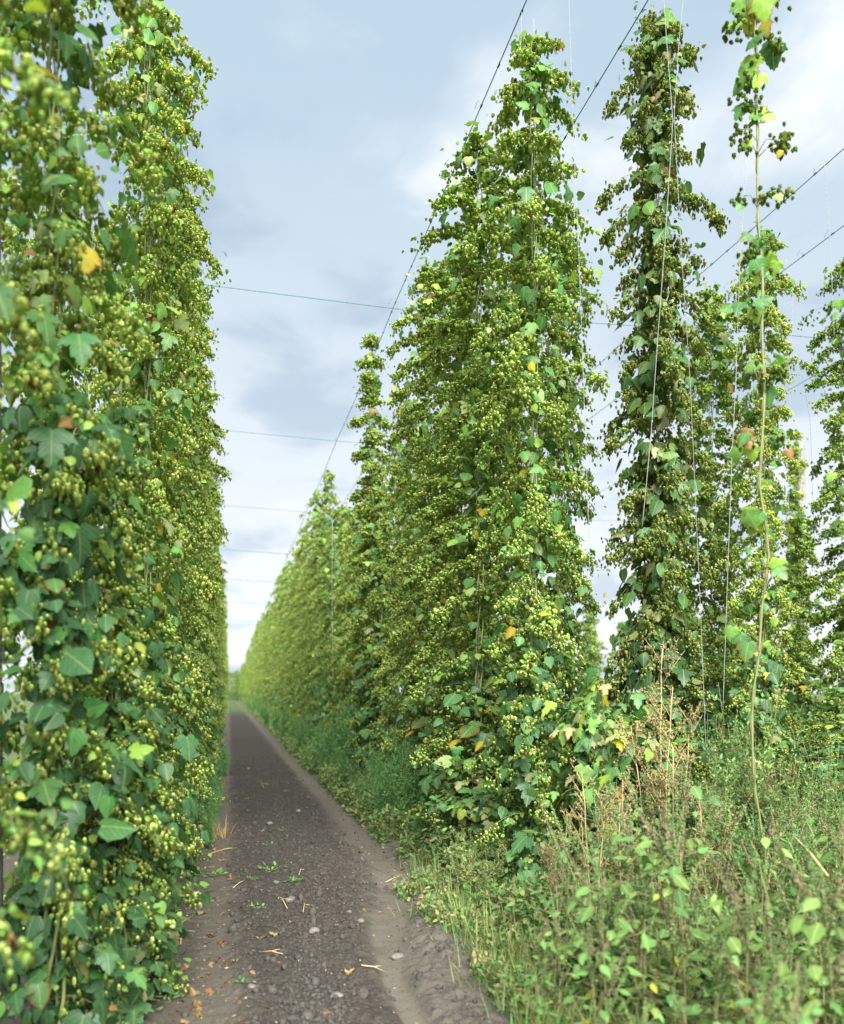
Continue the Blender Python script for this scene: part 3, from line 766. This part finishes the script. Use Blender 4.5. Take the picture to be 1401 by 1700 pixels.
# stones
stones = [(520, 1560, .055, 'pale rounded stone lying on the dark tilled strip of the path'), (482, 1505, .06, 'dark flat stone with a green weed beside it on the path'),
          (458, 1470, .04, 'grey stone on the tilled soil beside the straw twigs'), (660, 1588, .055, 'pale stone at the bottom beside the smooth rut'),
          (495, 1358, .06, 'small pale stone on the path at the head of the rut'), (448, 1372, .05, 'grey stone in the middle of the path'),
          (436, 1385, .04, 'greyish lump left of the middle of the path'), (598, 1535, .035, 'small stone in the broken soil by the rut'), (580, 1528, .03, 'small dark stone in the broken soil by the rut'),
          (420, 1650, .05, 'flat stone low on the left of the path'), (560, 1665, .045, 'round stone low in the middle of the path'), (700, 1420, .05, 'pale lump of earth on the berm beside the rut'), (735, 1480, .05, 'grey lump of earth on the berm under the weeds'),
          (610, 1345, .05, 'pale lump at the verge beyond the rut'), (412, 1280, .05, 'distant pale stone on the left of the path')]
for i, (px, py, s_, lb) in enumerate(stones):
    loc, d = on_ground(px, py, s_ * .25); m = MB(); tv, tf, tu = blob_template(40 + i)
    m.add(tv * np.array([1.1, .8, .6]) * s_, tf, (.2, .2, .2, 0)); o = m.build('stone', M_stone, smooth=False)
    md = o.modifiers.new('bevel', 'SUBSURF'); md.levels = md.render_levels = 2
    o.location = loc; o.rotation_euler = (0, 0, i * 1.3); tag(o, lb, 'stone')

# fallen leaves
def make_fallen(seed, c):
    m = MB(); r = np.random.default_rng(seed)
    T = [L_lobed, L_curled, L_lobed2][seed % 3]; tv = T[0].copy(); tv[:, 2] += .35 * np.sin(tv[:, 0] * 5 + seed) * np.abs(tv[:, 0]) + .25 * tv[:, 1] ** 2 + .12
    m.add(tv, T[1], np.array(c + (.6,)), T[2]); return m.build('fallen_leaf', M_dryleaf)
fl = [make_fallen(k, c) for k, c in enumerate([(.17, .085, .045), (.22, .13, .07), (.12, .07, .045), (.24, .17, .10), (.18, .10, .05), (.24, .20, .09)])]
spots = [(370, 1567), (345, 1420), (383, 1462), (330, 1500), (335, 1535), (455, 1563), (640, 1420), (622, 1410), (595, 1415), (560, 1392), (605, 1372), (675, 1490), (628, 1510), (600, 1515), (385, 1425), (367, 1418), (505, 1395), (410, 1330), (355, 1440)]
r = np.random.default_rng(3)
while len(spots) < 210:
    py = 1195 + 500 * r.random() ** .8; lane = r.random()
    Xw = r.normal(-.15, .13) if lane < .45 else (r.normal(1.68, .13) if lane < .85 else r.uniform(-.3, 2))
    dd = CAM_H * 1550 / (py - 1150); px = 380 + 1550 * Xw / (C_ * dd)
    if 250 < px < 900 and dd < 22: spots.append((px, py))
for i, (px, py) in enumerate(spots):
    loc, d = on_ground(px, py, .004); o = fl[i % 6]; s_ = r.uniform(.025, .058)
    if i >= 6: o = o.copy(); col.objects.link(o)
    o.location = loc; o.rotation_euler = (r.normal(0, .45), r.normal(0, .45), r.uniform(0, 6.28)); o.scale = (s_ * r.uniform(.6, 1), s_, s_ * r.uniform(.9, 2.0))
    if i == 0: lb = 'curled orange-brown leaf lying alone near the pale rounded stone'
    else: lb = ['dry curled brown leaf on the bare left side of the path' if px < 480 and loc[0] < .3 else 'dry brown leaf on the berm beside the right rut' if loc[0] > 1.2 else 'dry brown leaf on the dark tilled soil'][0]
    tag(o, lb, 'fallen leaf', 'fallen leaves on the path')
# straws and twigs
tw = [((455, 1493), (477, 1520), 'bent pale twig lying on the tilled strip'), ((504, 1505), (503, 1525), 'short straight straw on the tilled strip'), ((350, 1418), (393, 1412), 'thin pale straw among brown leaves at the left'),
      ((428, 1302), (438, 1312), 'small twig on the path farther back'), ((640, 1458), (668, 1452), 'thin pale straw pointing from the berm to the rut'), ((385, 1482), (405, 1470), 'forked straw at the left of the tilled strip'),
      ((500, 1448), (496, 1460), 'tiny upright straw in the tilled soil'), ((300, 1570), (296, 1520), 'thin straw at the foot of the left row'), ((690, 1380), (730, 1385), 'dry stalk lying on the berm'), ((600, 1620), (640, 1612), 'pale straw lying low across the rut'),
      ((430, 1590), (470, 1600), 'thin twig low on the tilled soil')]
for p_, q_, lb in tw:
    a_, b_ = np.array(on_ground(*p_, .012)[0]), np.array(on_ground(*q_, .02)[0]); m = MB(); L = np.linalg.norm(b_ - a_)
    m.tube([(0, 0, 0), tuple((b_ - a_) * .5 + [.02 * L, 0, .03 * L + .006]), tuple(b_ - a_)], [.0032, .003, .0018], sides=5)
    m.tube([tuple((b_ - a_) * .5 + [.02 * L, 0, .03 * L + .006]), tuple((b_ - a_) * .7 + [.12 * L, .08 * L, .02])], [.003, .0015], sides=4)
    o = m.build('twig', M_drystem); o.location = a_; tag(o, lb, 'twig')

# ---------------------------------------------------------------- weeds
def amaranth(seed, h=1.0, spikes=5, green=(.115, .215, .06), brown=.5):
    r = np.random.default_rng(seed); root = empty('amaranth_weed'); st, lv, sp = MB(), MB(), MB()
    lean = r.normal(0, .08, 2); t = np.linspace(0, 1, 10)
    main = np.stack([lean[0] * h * t ** 2, lean[1] * h * t ** 2, h * t], 1); st.tube(main, np.linspace(.007, .003, 10), sides=5)
    at = lambda u: np.array([np.interp(u, t, main[:, i]) for i in range(3)])
    heads = [(at(.7), main[-1] - main[6], .34 * h)]
    for k in range(spikes + 3):
        u = r.uniform(.25, .85); a = r.uniform(0, 6.28); d = np.array([math.cos(a), math.sin(a), 1.6 + r.random()]); d /= np.linalg.norm(d); L = h * r.uniform(.15, .38)
        q = at(u); st.tube([q, q + d * L], [.004, .002], sides=4); heads.append((q + d * L * .45, d, L * .75))
    P, T, Nn, S = [], [], [], []
    for q, d, L in heads:
        d = np.asarray(d) / np.linalg.norm(d); n = int(L * 240)
        u = r.random(n); w = .015 * (1.15 - u)
        g = q + d * (u * L)[:, None] + norm(r.normal(0, 1, (n, 3))) * (w * r.uniform(.4, 1.6, n))[:, None]
        cc = (np.array([.15, .125, .075]) if r.random() < brown else np.array([.12, .19, .065])) * r.uniform(.6, 1.5, (n, 1))
        sp.scatter(blob_template(5), g, frames(r.normal(0, 1, (n, 3)), r.normal(0, 1, (n, 3)), r.uniform(.005, .009, n)), np.concatenate([cc, np.zeros((n, 1))], 1))
    for k in range(int(38 * h) + 8):
        u = r.uniform(.08, .92); a = r.uniform(0, 6.28); d = np.array([math.cos(a), math.sin(a), 0]); L = r.uniform(.03, .22) * h
        q = at(u); e = q + d * L + [0, 0, L * .3]; st.tube([q, e], [.002, .0015], sides=3)
        P.append(e); T.append(d * .9 + r.normal(0, .3, 3) + [0, 0, -.25]); Nn.append(d * .2 + [0, 0, 1] + r.normal(0, .3, 3)); S.append(r.uniform(.035, .10))
    P, T, Nn, S = map(np.array, (P, T, Nn, S)); n = len(P)
    c = np.array(green) * r.uniform(.6, 1.5, (n, 1)); y = r.random(n) < .06; c[y] = (.28, .30, .04)
    lv.scatter(L_ovate, P, frames(T, Nn, S, S * 1.3), np.concatenate([c, np.zeros((n, 1))], 1))
    st.build('stem', M_weedstem, root); lv.build('leaves', M_weed, root, 'stuff'); sp.build('seed_heads', M_seed, root, 'stuff')
    return root
def goosefoot(seed, h=1.2, c1=(.16, .27, .085), fine=1.0, airy=1.0, tan=.25, width=.28):
    """bushy fine-leaved weed with airy panicles"""
    r = np.random.default_rng(seed); root = empty('goosefoot_weed'); st, lv, sp = MB(), MB(), MB(); P, T, S, C = [], [], [], []
    for k in range(int(15 * fine)):
        a = r.uniform(0, 6.28); d = np.array([math.cos(a), math.sin(a), 0]); hh = h * r.uniform(.5, 1.03); w = width * r.uniform(.2, 1.1)
        t = np.linspace(0, 1, 6); path = d * (w * t ** .9)[:, None] * (hh / h) + np.array([0, 0, 1.]) * (hh * t)[:, None]; path[1:5] += r.normal(0, .015, (4, 3))
        st.tube(path, np.linspace(.004, .0015, 6), sides=3)
        for j in range(int(16 * fine)):
            u = r.uniform(.15, 1); q = np.array([np.interp(u, t, path[:, i]) for i in range(3)])
            b = r.normal(0, 1, 3) * [1, 1, .2] + [0, 0, .9]; b /= np.linalg.norm(b); L = h * r.uniform(.05, .14) * (1.2 - .5 * u)
            st.tube([q, q + b * L], [.0014, .0009], sides=3)
            m = int(9 * airy); uu = r.random((m, 1)); P.append(q + b * L * uu + r.normal(0, .008, (m, 3))); T.append(b * .6 + r.normal(0, .7, (m, 3)))
            S.append(r.uniform(.018, .045, m)); k_ = np.array(c1) * r.uniform(.6, 1.5); 
            if u > .8 and r.random() < tan * .6: k_ = np.array([.26, .22, .10]) * r.uniform(.7, 1.3)
            C.append(np.tile(k_, (m, 1)))
    P, T, S, C = map(np.concatenate, (P, T, S, C)); n = len(P); P[:, 2] = np.maximum(P[:, 2], .02)
    lv.scatter(L_small, P, frames(T, r.normal(0, .5, (n, 3)) + [0, 0, 1], S), np.concatenate([C, np.zeros((n, 1))], 1))
    st.build('stem', M_weedstem, root); lv.build('leaves', M_weed, root, 'stuff')
    return root
def dry_stalk(seed, h=1.7, heavy=1.0):
    r = np.random.default_rng(seed); root = empty('dry_weed_stalk'); st, sp = MB(), MB(); Q = []
    for k in range(3):
        a = r.uniform(0, 6.28); d = np.array([math.cos(a), math.sin(a), 0]) * .09 * h
        t = np.linspace(0, 1, 12); hh = h * (1 - .13 * k); p = d * t[:, None] ** 1.2 + np.array([0, 0, 1.]) * (hh * t)[:, None]; p[1:-1] += r.normal(0, .004, (10, 3))
        st.tube(p, np.linspace(.0065, .002, 12), sides=5)
        for j in range(11):
            u = r.uniform(.42, .97); q = np.array([np.interp(u, t, p[:, i]) for i in range(3)]); a = r.uniform(0, 6.28)
            b = np.array([math.cos(a) * .55, math.sin(a) * .55, .85]); L = h * r.uniform(.07, .2) * (1.3 - u * .6); e = q + b * L
            st.tube([q, (q + e) / 2 + [0, 0, .01], e], [.003, .002, .001], sides=3)
            for _ in range(int(5 * heavy)):
                v = r.uniform(.25, 1); q2 = q + (e - q) * v; b2 = r.normal(0, 1, 3) * .5 + [0, 0, .5]; L2 = r.uniform(.03, .08); e2 = q2 + b2 * L2
                st.tube([q2, e2], .0009, sides=3); m = 5; Q.append(e2 + r.normal(0, .009, (m, 3))); Q.append(q2 + (e2 - q2) * r.random((3, 1)) + r.normal(0, .004, (3, 3)))
    Q = np.concatenate(Q); n = len(Q); c = np.array([.27, .225, .105]) * r.uniform(.6, 1.4, (n, 1))
    sp.scatter(blob_template(9), Q, frames(r.normal(0, 1, (n, 3)), r.normal(0, 1, (n, 3)), r.uniform(.004, .008, n)), np.concatenate([c, np.zeros((n, 1))], 1))
    st.build('stem', M_drystem, root); sp.build('seed_heads', M_seed, root, 'stuff')
    return root
def grass_tuft(seed, h=.35, n=70, c=(.14, .30, .09), spread=.1, name='grass_tuft'):
    r = np.random.default_rng(seed); m = MB(); P = r.normal(0, spread, (n, 3)) * [1, 1, 0]
    T = r.normal(0, .45, (n, 3)) + [0, 0, 1]; T[:, :2] += P[:, :2] * 2.5; T = norm(T)
    L = h * r.uniform(.4, 1.1, n); k = np.array(c) * r.uniform(.6, 1.5, (n, 1)); dr = r.random(n) < .12; k[dr] = (.36, .28, .12)
    nb = T * [1, 1, 0] * -1 + [0, 0, .5]
    # two bent segments per blade
    tv = np.array([(-.5, 0, 0), (.5, 0, 0), (.45, .35, .01), (-.45, .35, .01), (.3, .7, -.10), (-.3, .7, -.10), (0, 1, -.32)], np.float32)
    tf = np.array([(0, 1, 2), (0, 2, 3), (3, 2, 4), (3, 4, 5), (5, 4, 6)], np.int32)
    m.scatter((tv, tf, np.tile([.5, .5, 0], (7, 1)).astype(np.float32)), P, frames(T, -nb, L, np.full(n, .0075)), np.concatenate([k, np.zeros((n, 1))], 1))
    return m.build(name, M_weed)

am = [amaranth(51, 1.0, 6), amaranth(52, 1.15, 4, (.095, .20, .07), .4), amaranth(53, .85, 4, (.14, .23, .06), .6), amaranth(54, .75, 1, (.12, .24, .075), .3)]
gf = [goosefoot(61, 1.25), goosefoot(62, 1.0, (.11, .25, .09), 1.0, 1.0, .1), goosefoot(63, .8, (.17, .25, .09), .9, 1.0, .5, .3)]
fe = goosefoot(64, 1.35, (.09, .26, .085), 1.7, 1.3, .03, .36); fe.name = 'feathery_weed'
ds = [dry_stalk(71, 1.75), dry_stalk(72, 1.4, .7)]
gt = [grass_tuft(81, .28, 50), grass_tuft(82, .2, 80, (.10, .2, .07), .14), grass_tuft(83, .34, 40, (.20, .25, .09), .09)]
dg = grass_tuft(84, .32, 120, (.42, .33, .15), .1, 'dry_grass_tuft')

def weed(o, X, d, s, lb, g, cat_, sz=None):
    y = Yof(X, d); k = o if isinstance(o, bpy.types.Object) else random.choice(o)
    z = float(ground_z(X, y)) - .01
    return take(k, (X, y, z), random.uniform(0, 6.28), (s, s, s if sz is None else sz), lb, g, cat_)
def wpx(o, px, d, s, lb, g, cat_, sz=None):
    return weed(o, (px - 380) * C_ * d / 1550, d, s, lb, g, cat_, sz)
# the tall dry stalks
g = 'dry branching weed stalks'
wpx(ds[0], 1092, 5.9, 1.08, 'tallest dry tan weed stalk, branching in front of the dark hop column', g, 'weed')
for px, d, s, lb in ((1120, 5.7, .85, 'dry tan stalk leaning beside the tallest one'), (985, 5.6, .8, 'brown seeded dry stalk before the broad-leaved hop shoots'), (1030, 5.2, .8, 'dry brown stalk left of the tallest tan one'),
                     (925, 5.6, .5, 'short dry brown stalk at the verge below the tall broad hop plant'), (1180, 5.6, .7, 'dry stalk in front of the foot of the pale string'), (640, 14, .75, 'tan dry stalks among the feathery weeds by the path'), (600, 15.5, .95, 'thin pale stalk rising from the feathery weeds')):
    wpx(random.choice(ds), px, d, s, lb, g, 'weed')
# amaranths in the right foreground
g = 'amaranth weeds in the right foreground'
r = np.random.default_rng(12)
am_spots = [(1060, 4.3, .95), (1120, 4.2, 1.0), (1185, 3.7, .85), (1000, 4.6, .9), (1240, 3.6, .85), (1310, 3.4, .85), (1390, 3.3, .95), (940, 4.9, .8), (890, 4.2, .5), (1150, 3.2, .62), (1060, 3.4, .6), (1240, 3.0, .65), (1330, 2.9, .6)]
for px in range(940, 1480, 38):
    for dd in (4.1, 4.9, 5.7):
        am_spots.append((px + r.uniform(-18, 18), dd + r.uniform(-.35, .35), r.uniform(.62, .98) * (1 if px > 1000 else .75)))
am_lb = {0: 'amaranth weed with a thick brown seed spike left of the bare bine', 2: 'near amaranth weed with large pale-green leaves by the bare bine', 6: 'blurred amaranth weed at the right edge', 8: 'small amaranth weed leaning over the bare earth of the verge'}
for i, (px, d, s) in enumerate(am_spots):
    wpx(am, px, d, s, am_lb.get(i, 'brown-spiked amaranth weed in the thick of the right foreground'), g, 'weed')
# goosefoot between the rows
g = 'bushy fine-leaved weeds between the rows'
for k in range(135):
    d = r.uniform(5.4, 13.5); X = r.uniform(2.9 if d < 8 else 3.4, 3.3 + d * .62)
    if X < 3.7 and 6.7 < d < 8.6: X += .8
    s = r.uniform(.95, 1.42) * (1.0 if d > 7.5 else .68)
    weed(gf, X, d, s, 'bushy pale green weed between the right row and the next one', g, 'weed')
for k in range(26):
    d = r.uniform(13, 30); X = r.uniform(4, 14)
    weed(gf, X, d, r.uniform(.8, 1.15), 'bushy pale green weed farther back between the rows', g, 'weed')
# verge weeds along the right row
g = 'weeds along the foot of the right row'
for k in range(80):
    d = 4.6 + 12 * r.random() ** 1.3; X = r.normal(2.15, .25) if d > 6 else r.normal(2.2, .3); X = max(X, 1.75)
    weed(gf[1:] if r.random() < .7 else am[2:], X, d, r.uniform(.3, .62), 'low green weed on the verge under the right row', g, 'weed')
g = 'feathery weeds along the path'
for k in range(24):
    weed(fe if k % 4 else gf[1], 1.9 + r.uniform(-.14, .2), r.uniform(9.5, 26), r.uniform(.4, .8), 'soft green weed in the fringe between path and right row', 'weeds along the foot of the right row', 'weed')
for k in range(7):
    weed(fe, -.14 + r.uniform(-.1, .06), 10.5 + k * 1.5, r.uniform(.3, .48), 'soft green weed in the fringe between path and left row', 'weeds along the foot of the left row', 'weed')
for X, d, s, lb in ((1.95, 14.3, 1.0, 'tall feathery green weed beside the path, foremost of its clump'), (2.1, 15.6, 1.15, 'tallest feathery green weed in the clump beside the path'), (1.85, 16.5, .9, 'feathery green weed behind the clump by the path'), (2.0, 12.8, .62, 'low feathery weed before the clump by the path'),
                    (-.2, 11.2, .5, 'low feathery weed at the foot of the left row'), (-.22, 12.6, .5, 'second low feathery weed at the foot of the left row'), (-.2, 9.6, .34, 'small feathery weed nearest the camera under the left row')):
    weed(fe, X, d, s, lb, g, 'weed')
for k in range(16):
    weed(fe if k % 3 else gf[1], 1.85 + r.uniform(-.12, .25), r.uniform(8.0, 13.5), r.uniform(.28, .55), 'low feathery weed along the near foot of the right row', 'weeds along the foot of the right row', 'weed')
for k in range(26):
    d = 18 + 75 * (k / 26) ** 1.6; weed(fe if k % 2 else gf[1], 1.72 + r.uniform(-.1, .25), d, r.uniform(.5, .85), 'green weed by the path far down the right row', g, 'weed')
for k in range(12):
    d = 16 + 60 * (k / 12) ** 1.4; weed(fe, -.3 + r.uniform(-.05, .08), d, r.uniform(.25, .4), 'low green weed far down the foot of the left row', g, 'weed')
# grass
g = 'grass tufts on the verge'
for k in range(120):
    d = 3.9 + 12 * r.random() ** 1.6; X = 1.33 + .37 * min(1, max(0, (d - 5) / 4)) + abs(r.normal(.1, .3))
    weed(gt, X, d, r.uniform(.45, 1.0), 'green grass tuft on the broken earth right of the path', g, 'grass')
for k in range(10): weed(gt, r.normal(-.42, .08), r.uniform(6.5, 18), r.uniform(.4, .7), 'small grass tuft under the left row', 'grass tufts under the left row', 'grass')
weed(dg, -.16, 10.3, .9, 'dry straw-coloured grass tuft at the foot of the left row', 'dry grass tufts', 'grass'); weed(dg, 1.9, 10.5, .7, 'dry straw-coloured grass tuft on the right verge', 'dry grass tufts', 'grass')
for X_, d_2 in ((2.0, 7.5), (1.9, 6.3), (1.95, 8.8), (1.75, 5.6), (2.0, 10.0), (1.85, 7.0)): weed(dg, X_, d_2, .7, 'faded grass tuft among green ones on the right verge', 'dry grass tufts', 'grass')
# seedlings on the path
def seedling(seed):
    r = np.random.default_rng(seed); m = MB(); n = 26; a = r.uniform(0, 6.28, n); d = np.stack([np.cos(a), np.sin(a), r.uniform(.2, 1.2, n)], 1)
    P = norm(d) * r.uniform(.01, .10, n)[:, None]; P[:, 2] *= .5
    m.scatter(L_ovate, P, frames(d + r.normal(0, .3, (n, 3)), r.normal(0, .3, (n, 3)) + [0, 0, 1], r.uniform(.02, .045, n)), np.concatenate([np.array([.11, .28, .07]) * r.uniform(.7, 1.3, (n, 1)), np.zeros((n, 1))], 1))
    for k in range(8): m.tube([(0, 0, 0), tuple(norm(d)[k] * .09 * [1, 1, .5])], [.002, .001], (.15, .3, .08, 0), sides=3)
    return m.build('seedling', M_weed)
sd_ = [seedling(1), seedling(2)]
for px, py, s, lb in ((452, 1448, 1.4, 'widest green seedling on the dark soil of the path'), (488, 1470, 1.0, 'small seedling right of the widest one'), (470, 1382, .8, 'small seedling in the middle of the path'), (448, 1405, .8, 'seedling left of the middle of the path'), (428, 1515, .7, 'seedling beside the dark flat stone'),
                      (420, 1465, .6, 'tiny seedling on the tilled strip near the left rut'), (475, 1318, .7, 'seedling farther back on the path'), (430, 1300, .8, 'seedling on the far part of the tilled strip'), (345, 1455, 1.6, 'pale leafy weed at the bare left edge of the path'), (475, 1503, .5, 'weed growing against the dark flat stone'), (400, 1640, .6, 'seedling low at the bottom of the path')):
    loc, d = on_ground(px, py, .0); take(random.choice(sd_), loc, random.uniform(0, 6), (s, s, s), lb, 'seedlings on the path', 'seedling')

# undergrowth: low leaves, blades and straws nobody could count
ug = MB(); r = np.random.default_rng(99)
def patch(n, fx, fy, hmax, size, pal, tmpl, up=.3, wid=None):
    x, y = fx(n), fy(n); keep = (x > 2.6) | (vnoise(x, y, 2.3, 71) + .6 * vnoise(x, y, 6, 72) > -.05 - .45 * (x - 1.5)) | (x < 0); x, y = x[keep], y[keep]; n = len(x)
    z = ground_z(x, y) + hmax * r.random(n) ** 1.4 * (.4 + .9 * (vnoise(x, y, 1.7, 33) + .5))
    P = np.stack([x, y, z], 1); T = r.normal(0, .8, (n, 3)) + [0, 0, up]
    s = r.uniform(size[0], size[1], n); pal = np.array(pal); c = pal[r.integers(0, len(pal), n)] * r.uniform(.6, 1.4, (n, 1))
    ug.scatter(tmpl, P, frames(T, r.normal(0, .5, (n, 3)) + [0, -.2, 1], s, None if wid is None else s * wid), np.concatenate([c, np.zeros((n, 1))], 1))
greens = [(.08, .18, .05), (.12, .21, .055), (.06, .15, .05), (.15, .21, .08), (.26, .22, .11)]
patch(34000, lambda n: 1.72 + abs(r.normal(0, .45, n)), lambda n: 4.0 + 14 * r.random(n) ** 1.3, .34, (.025, .065), greens, L_ovate)
patch(22000, lambda n: 2.5 + 7.5 * r.random(n) ** 1.2, lambda n: 2.2 + 13 * r.random(n), .6, (.03, .08), greens, L_ovate)
patch(16000, lambda n: 1.7 + abs(r.normal(0, .5, n)), lambda n: 3.6 + 14 * r.random(n) ** 1.3, .14, (.06, .15), greens + [(.30, .25, .13), (.36, .28, .13)], L_blade, .6, .5)
patch(16000, lambda n: 2.6 + 7 * r.random(n), lambda n: 2.2 + 12 * r.random(n), .6, (.15, .32), greens + [(.36, .28, .13)], L_blade, 1.0, .6)
patch(9000, lambda n: 1.32 + abs(r.normal(0, .4, n)), lambda n: 3.4 + 4.2 * r.random(n), .14, (.02, .05), greens + [(.28, .23, .12)], L_ovate)
patch(3500, lambda n: 1.36 + abs(r.normal(0, .4, n)), lambda n: 3.4 + 4.2 * r.random(n), .08, (.05, .13), greens + [(.30, .25, .13)], L_blade, .6, .5)
patch(16000, lambda n: 1.56 + abs(r.normal(0, .24, n)), lambda n: 8.5 + 20 * r.random(n), .38, (.03, .07), greens, L_ovate)
patch(9000, lambda n: 1.6 + abs(r.normal(0, .28, n)), lambda n: 12 + 70 * r.random(n) ** 1.2, .25, (.04, .12), greens, L_ovate)
patch(5000, lambda n: -.55 + r.normal(0, .12, n), lambda n: 4 + 60 * r.random(n) ** 1.2, .2, (.03, .08), greens, L_ovate)
patch(14000, lambda n: 3.5 + 12 * r.random(n), lambda n: 14 + 40 * r.random(n), .9, (.06, .16), greens, L_ovate)
tag(ug.build('undergrowth', M_weed), 'tangle of low weeds, grass and straw under and between the right rows', 'undergrowth', kind='stuff')
# crumbs of dead leaf
lit = MB(); n = 8000; y = 3.2 + 20 * r.random(n) ** 1.5; w = r.random(n)
x = np.where(w < .35, r.normal(-.2, .18, n), np.where(w < .7, r.normal(1.72, .16, n), r.uniform(-.3, 2.0, n)))
pal = np.array([(.20, .11, .06), (.30, .22, .13), (.13, .08, .05), (.34, .29, .19)])
lit.scatter(L_small, np.stack([x, y, ground_z(x, y) + .008], 1), frames(r.normal(0, 1, (n, 3)) * [1, 1, .3], r.normal(0, .5, (n, 3)) + [0, 0, 1], r.uniform(.008, .032, n), r.uniform(.01, .03, n)), np.concatenate([pal[r.integers(0, 4, n)] * r.uniform(.7, 1.2, (n, 1)), np.zeros((n, 1))], 1))
tag(lit.build('leaf_litter', M_dryleaf), 'scattered crumbs of dead leaf and straw along both sides of the path', 'litter', kind='stuff')
print('hop plants', len(LINES), 'objects', len(bpy.data.objects), 'tris', sum(len(m.polygons) for m in bpy.data.meshes))
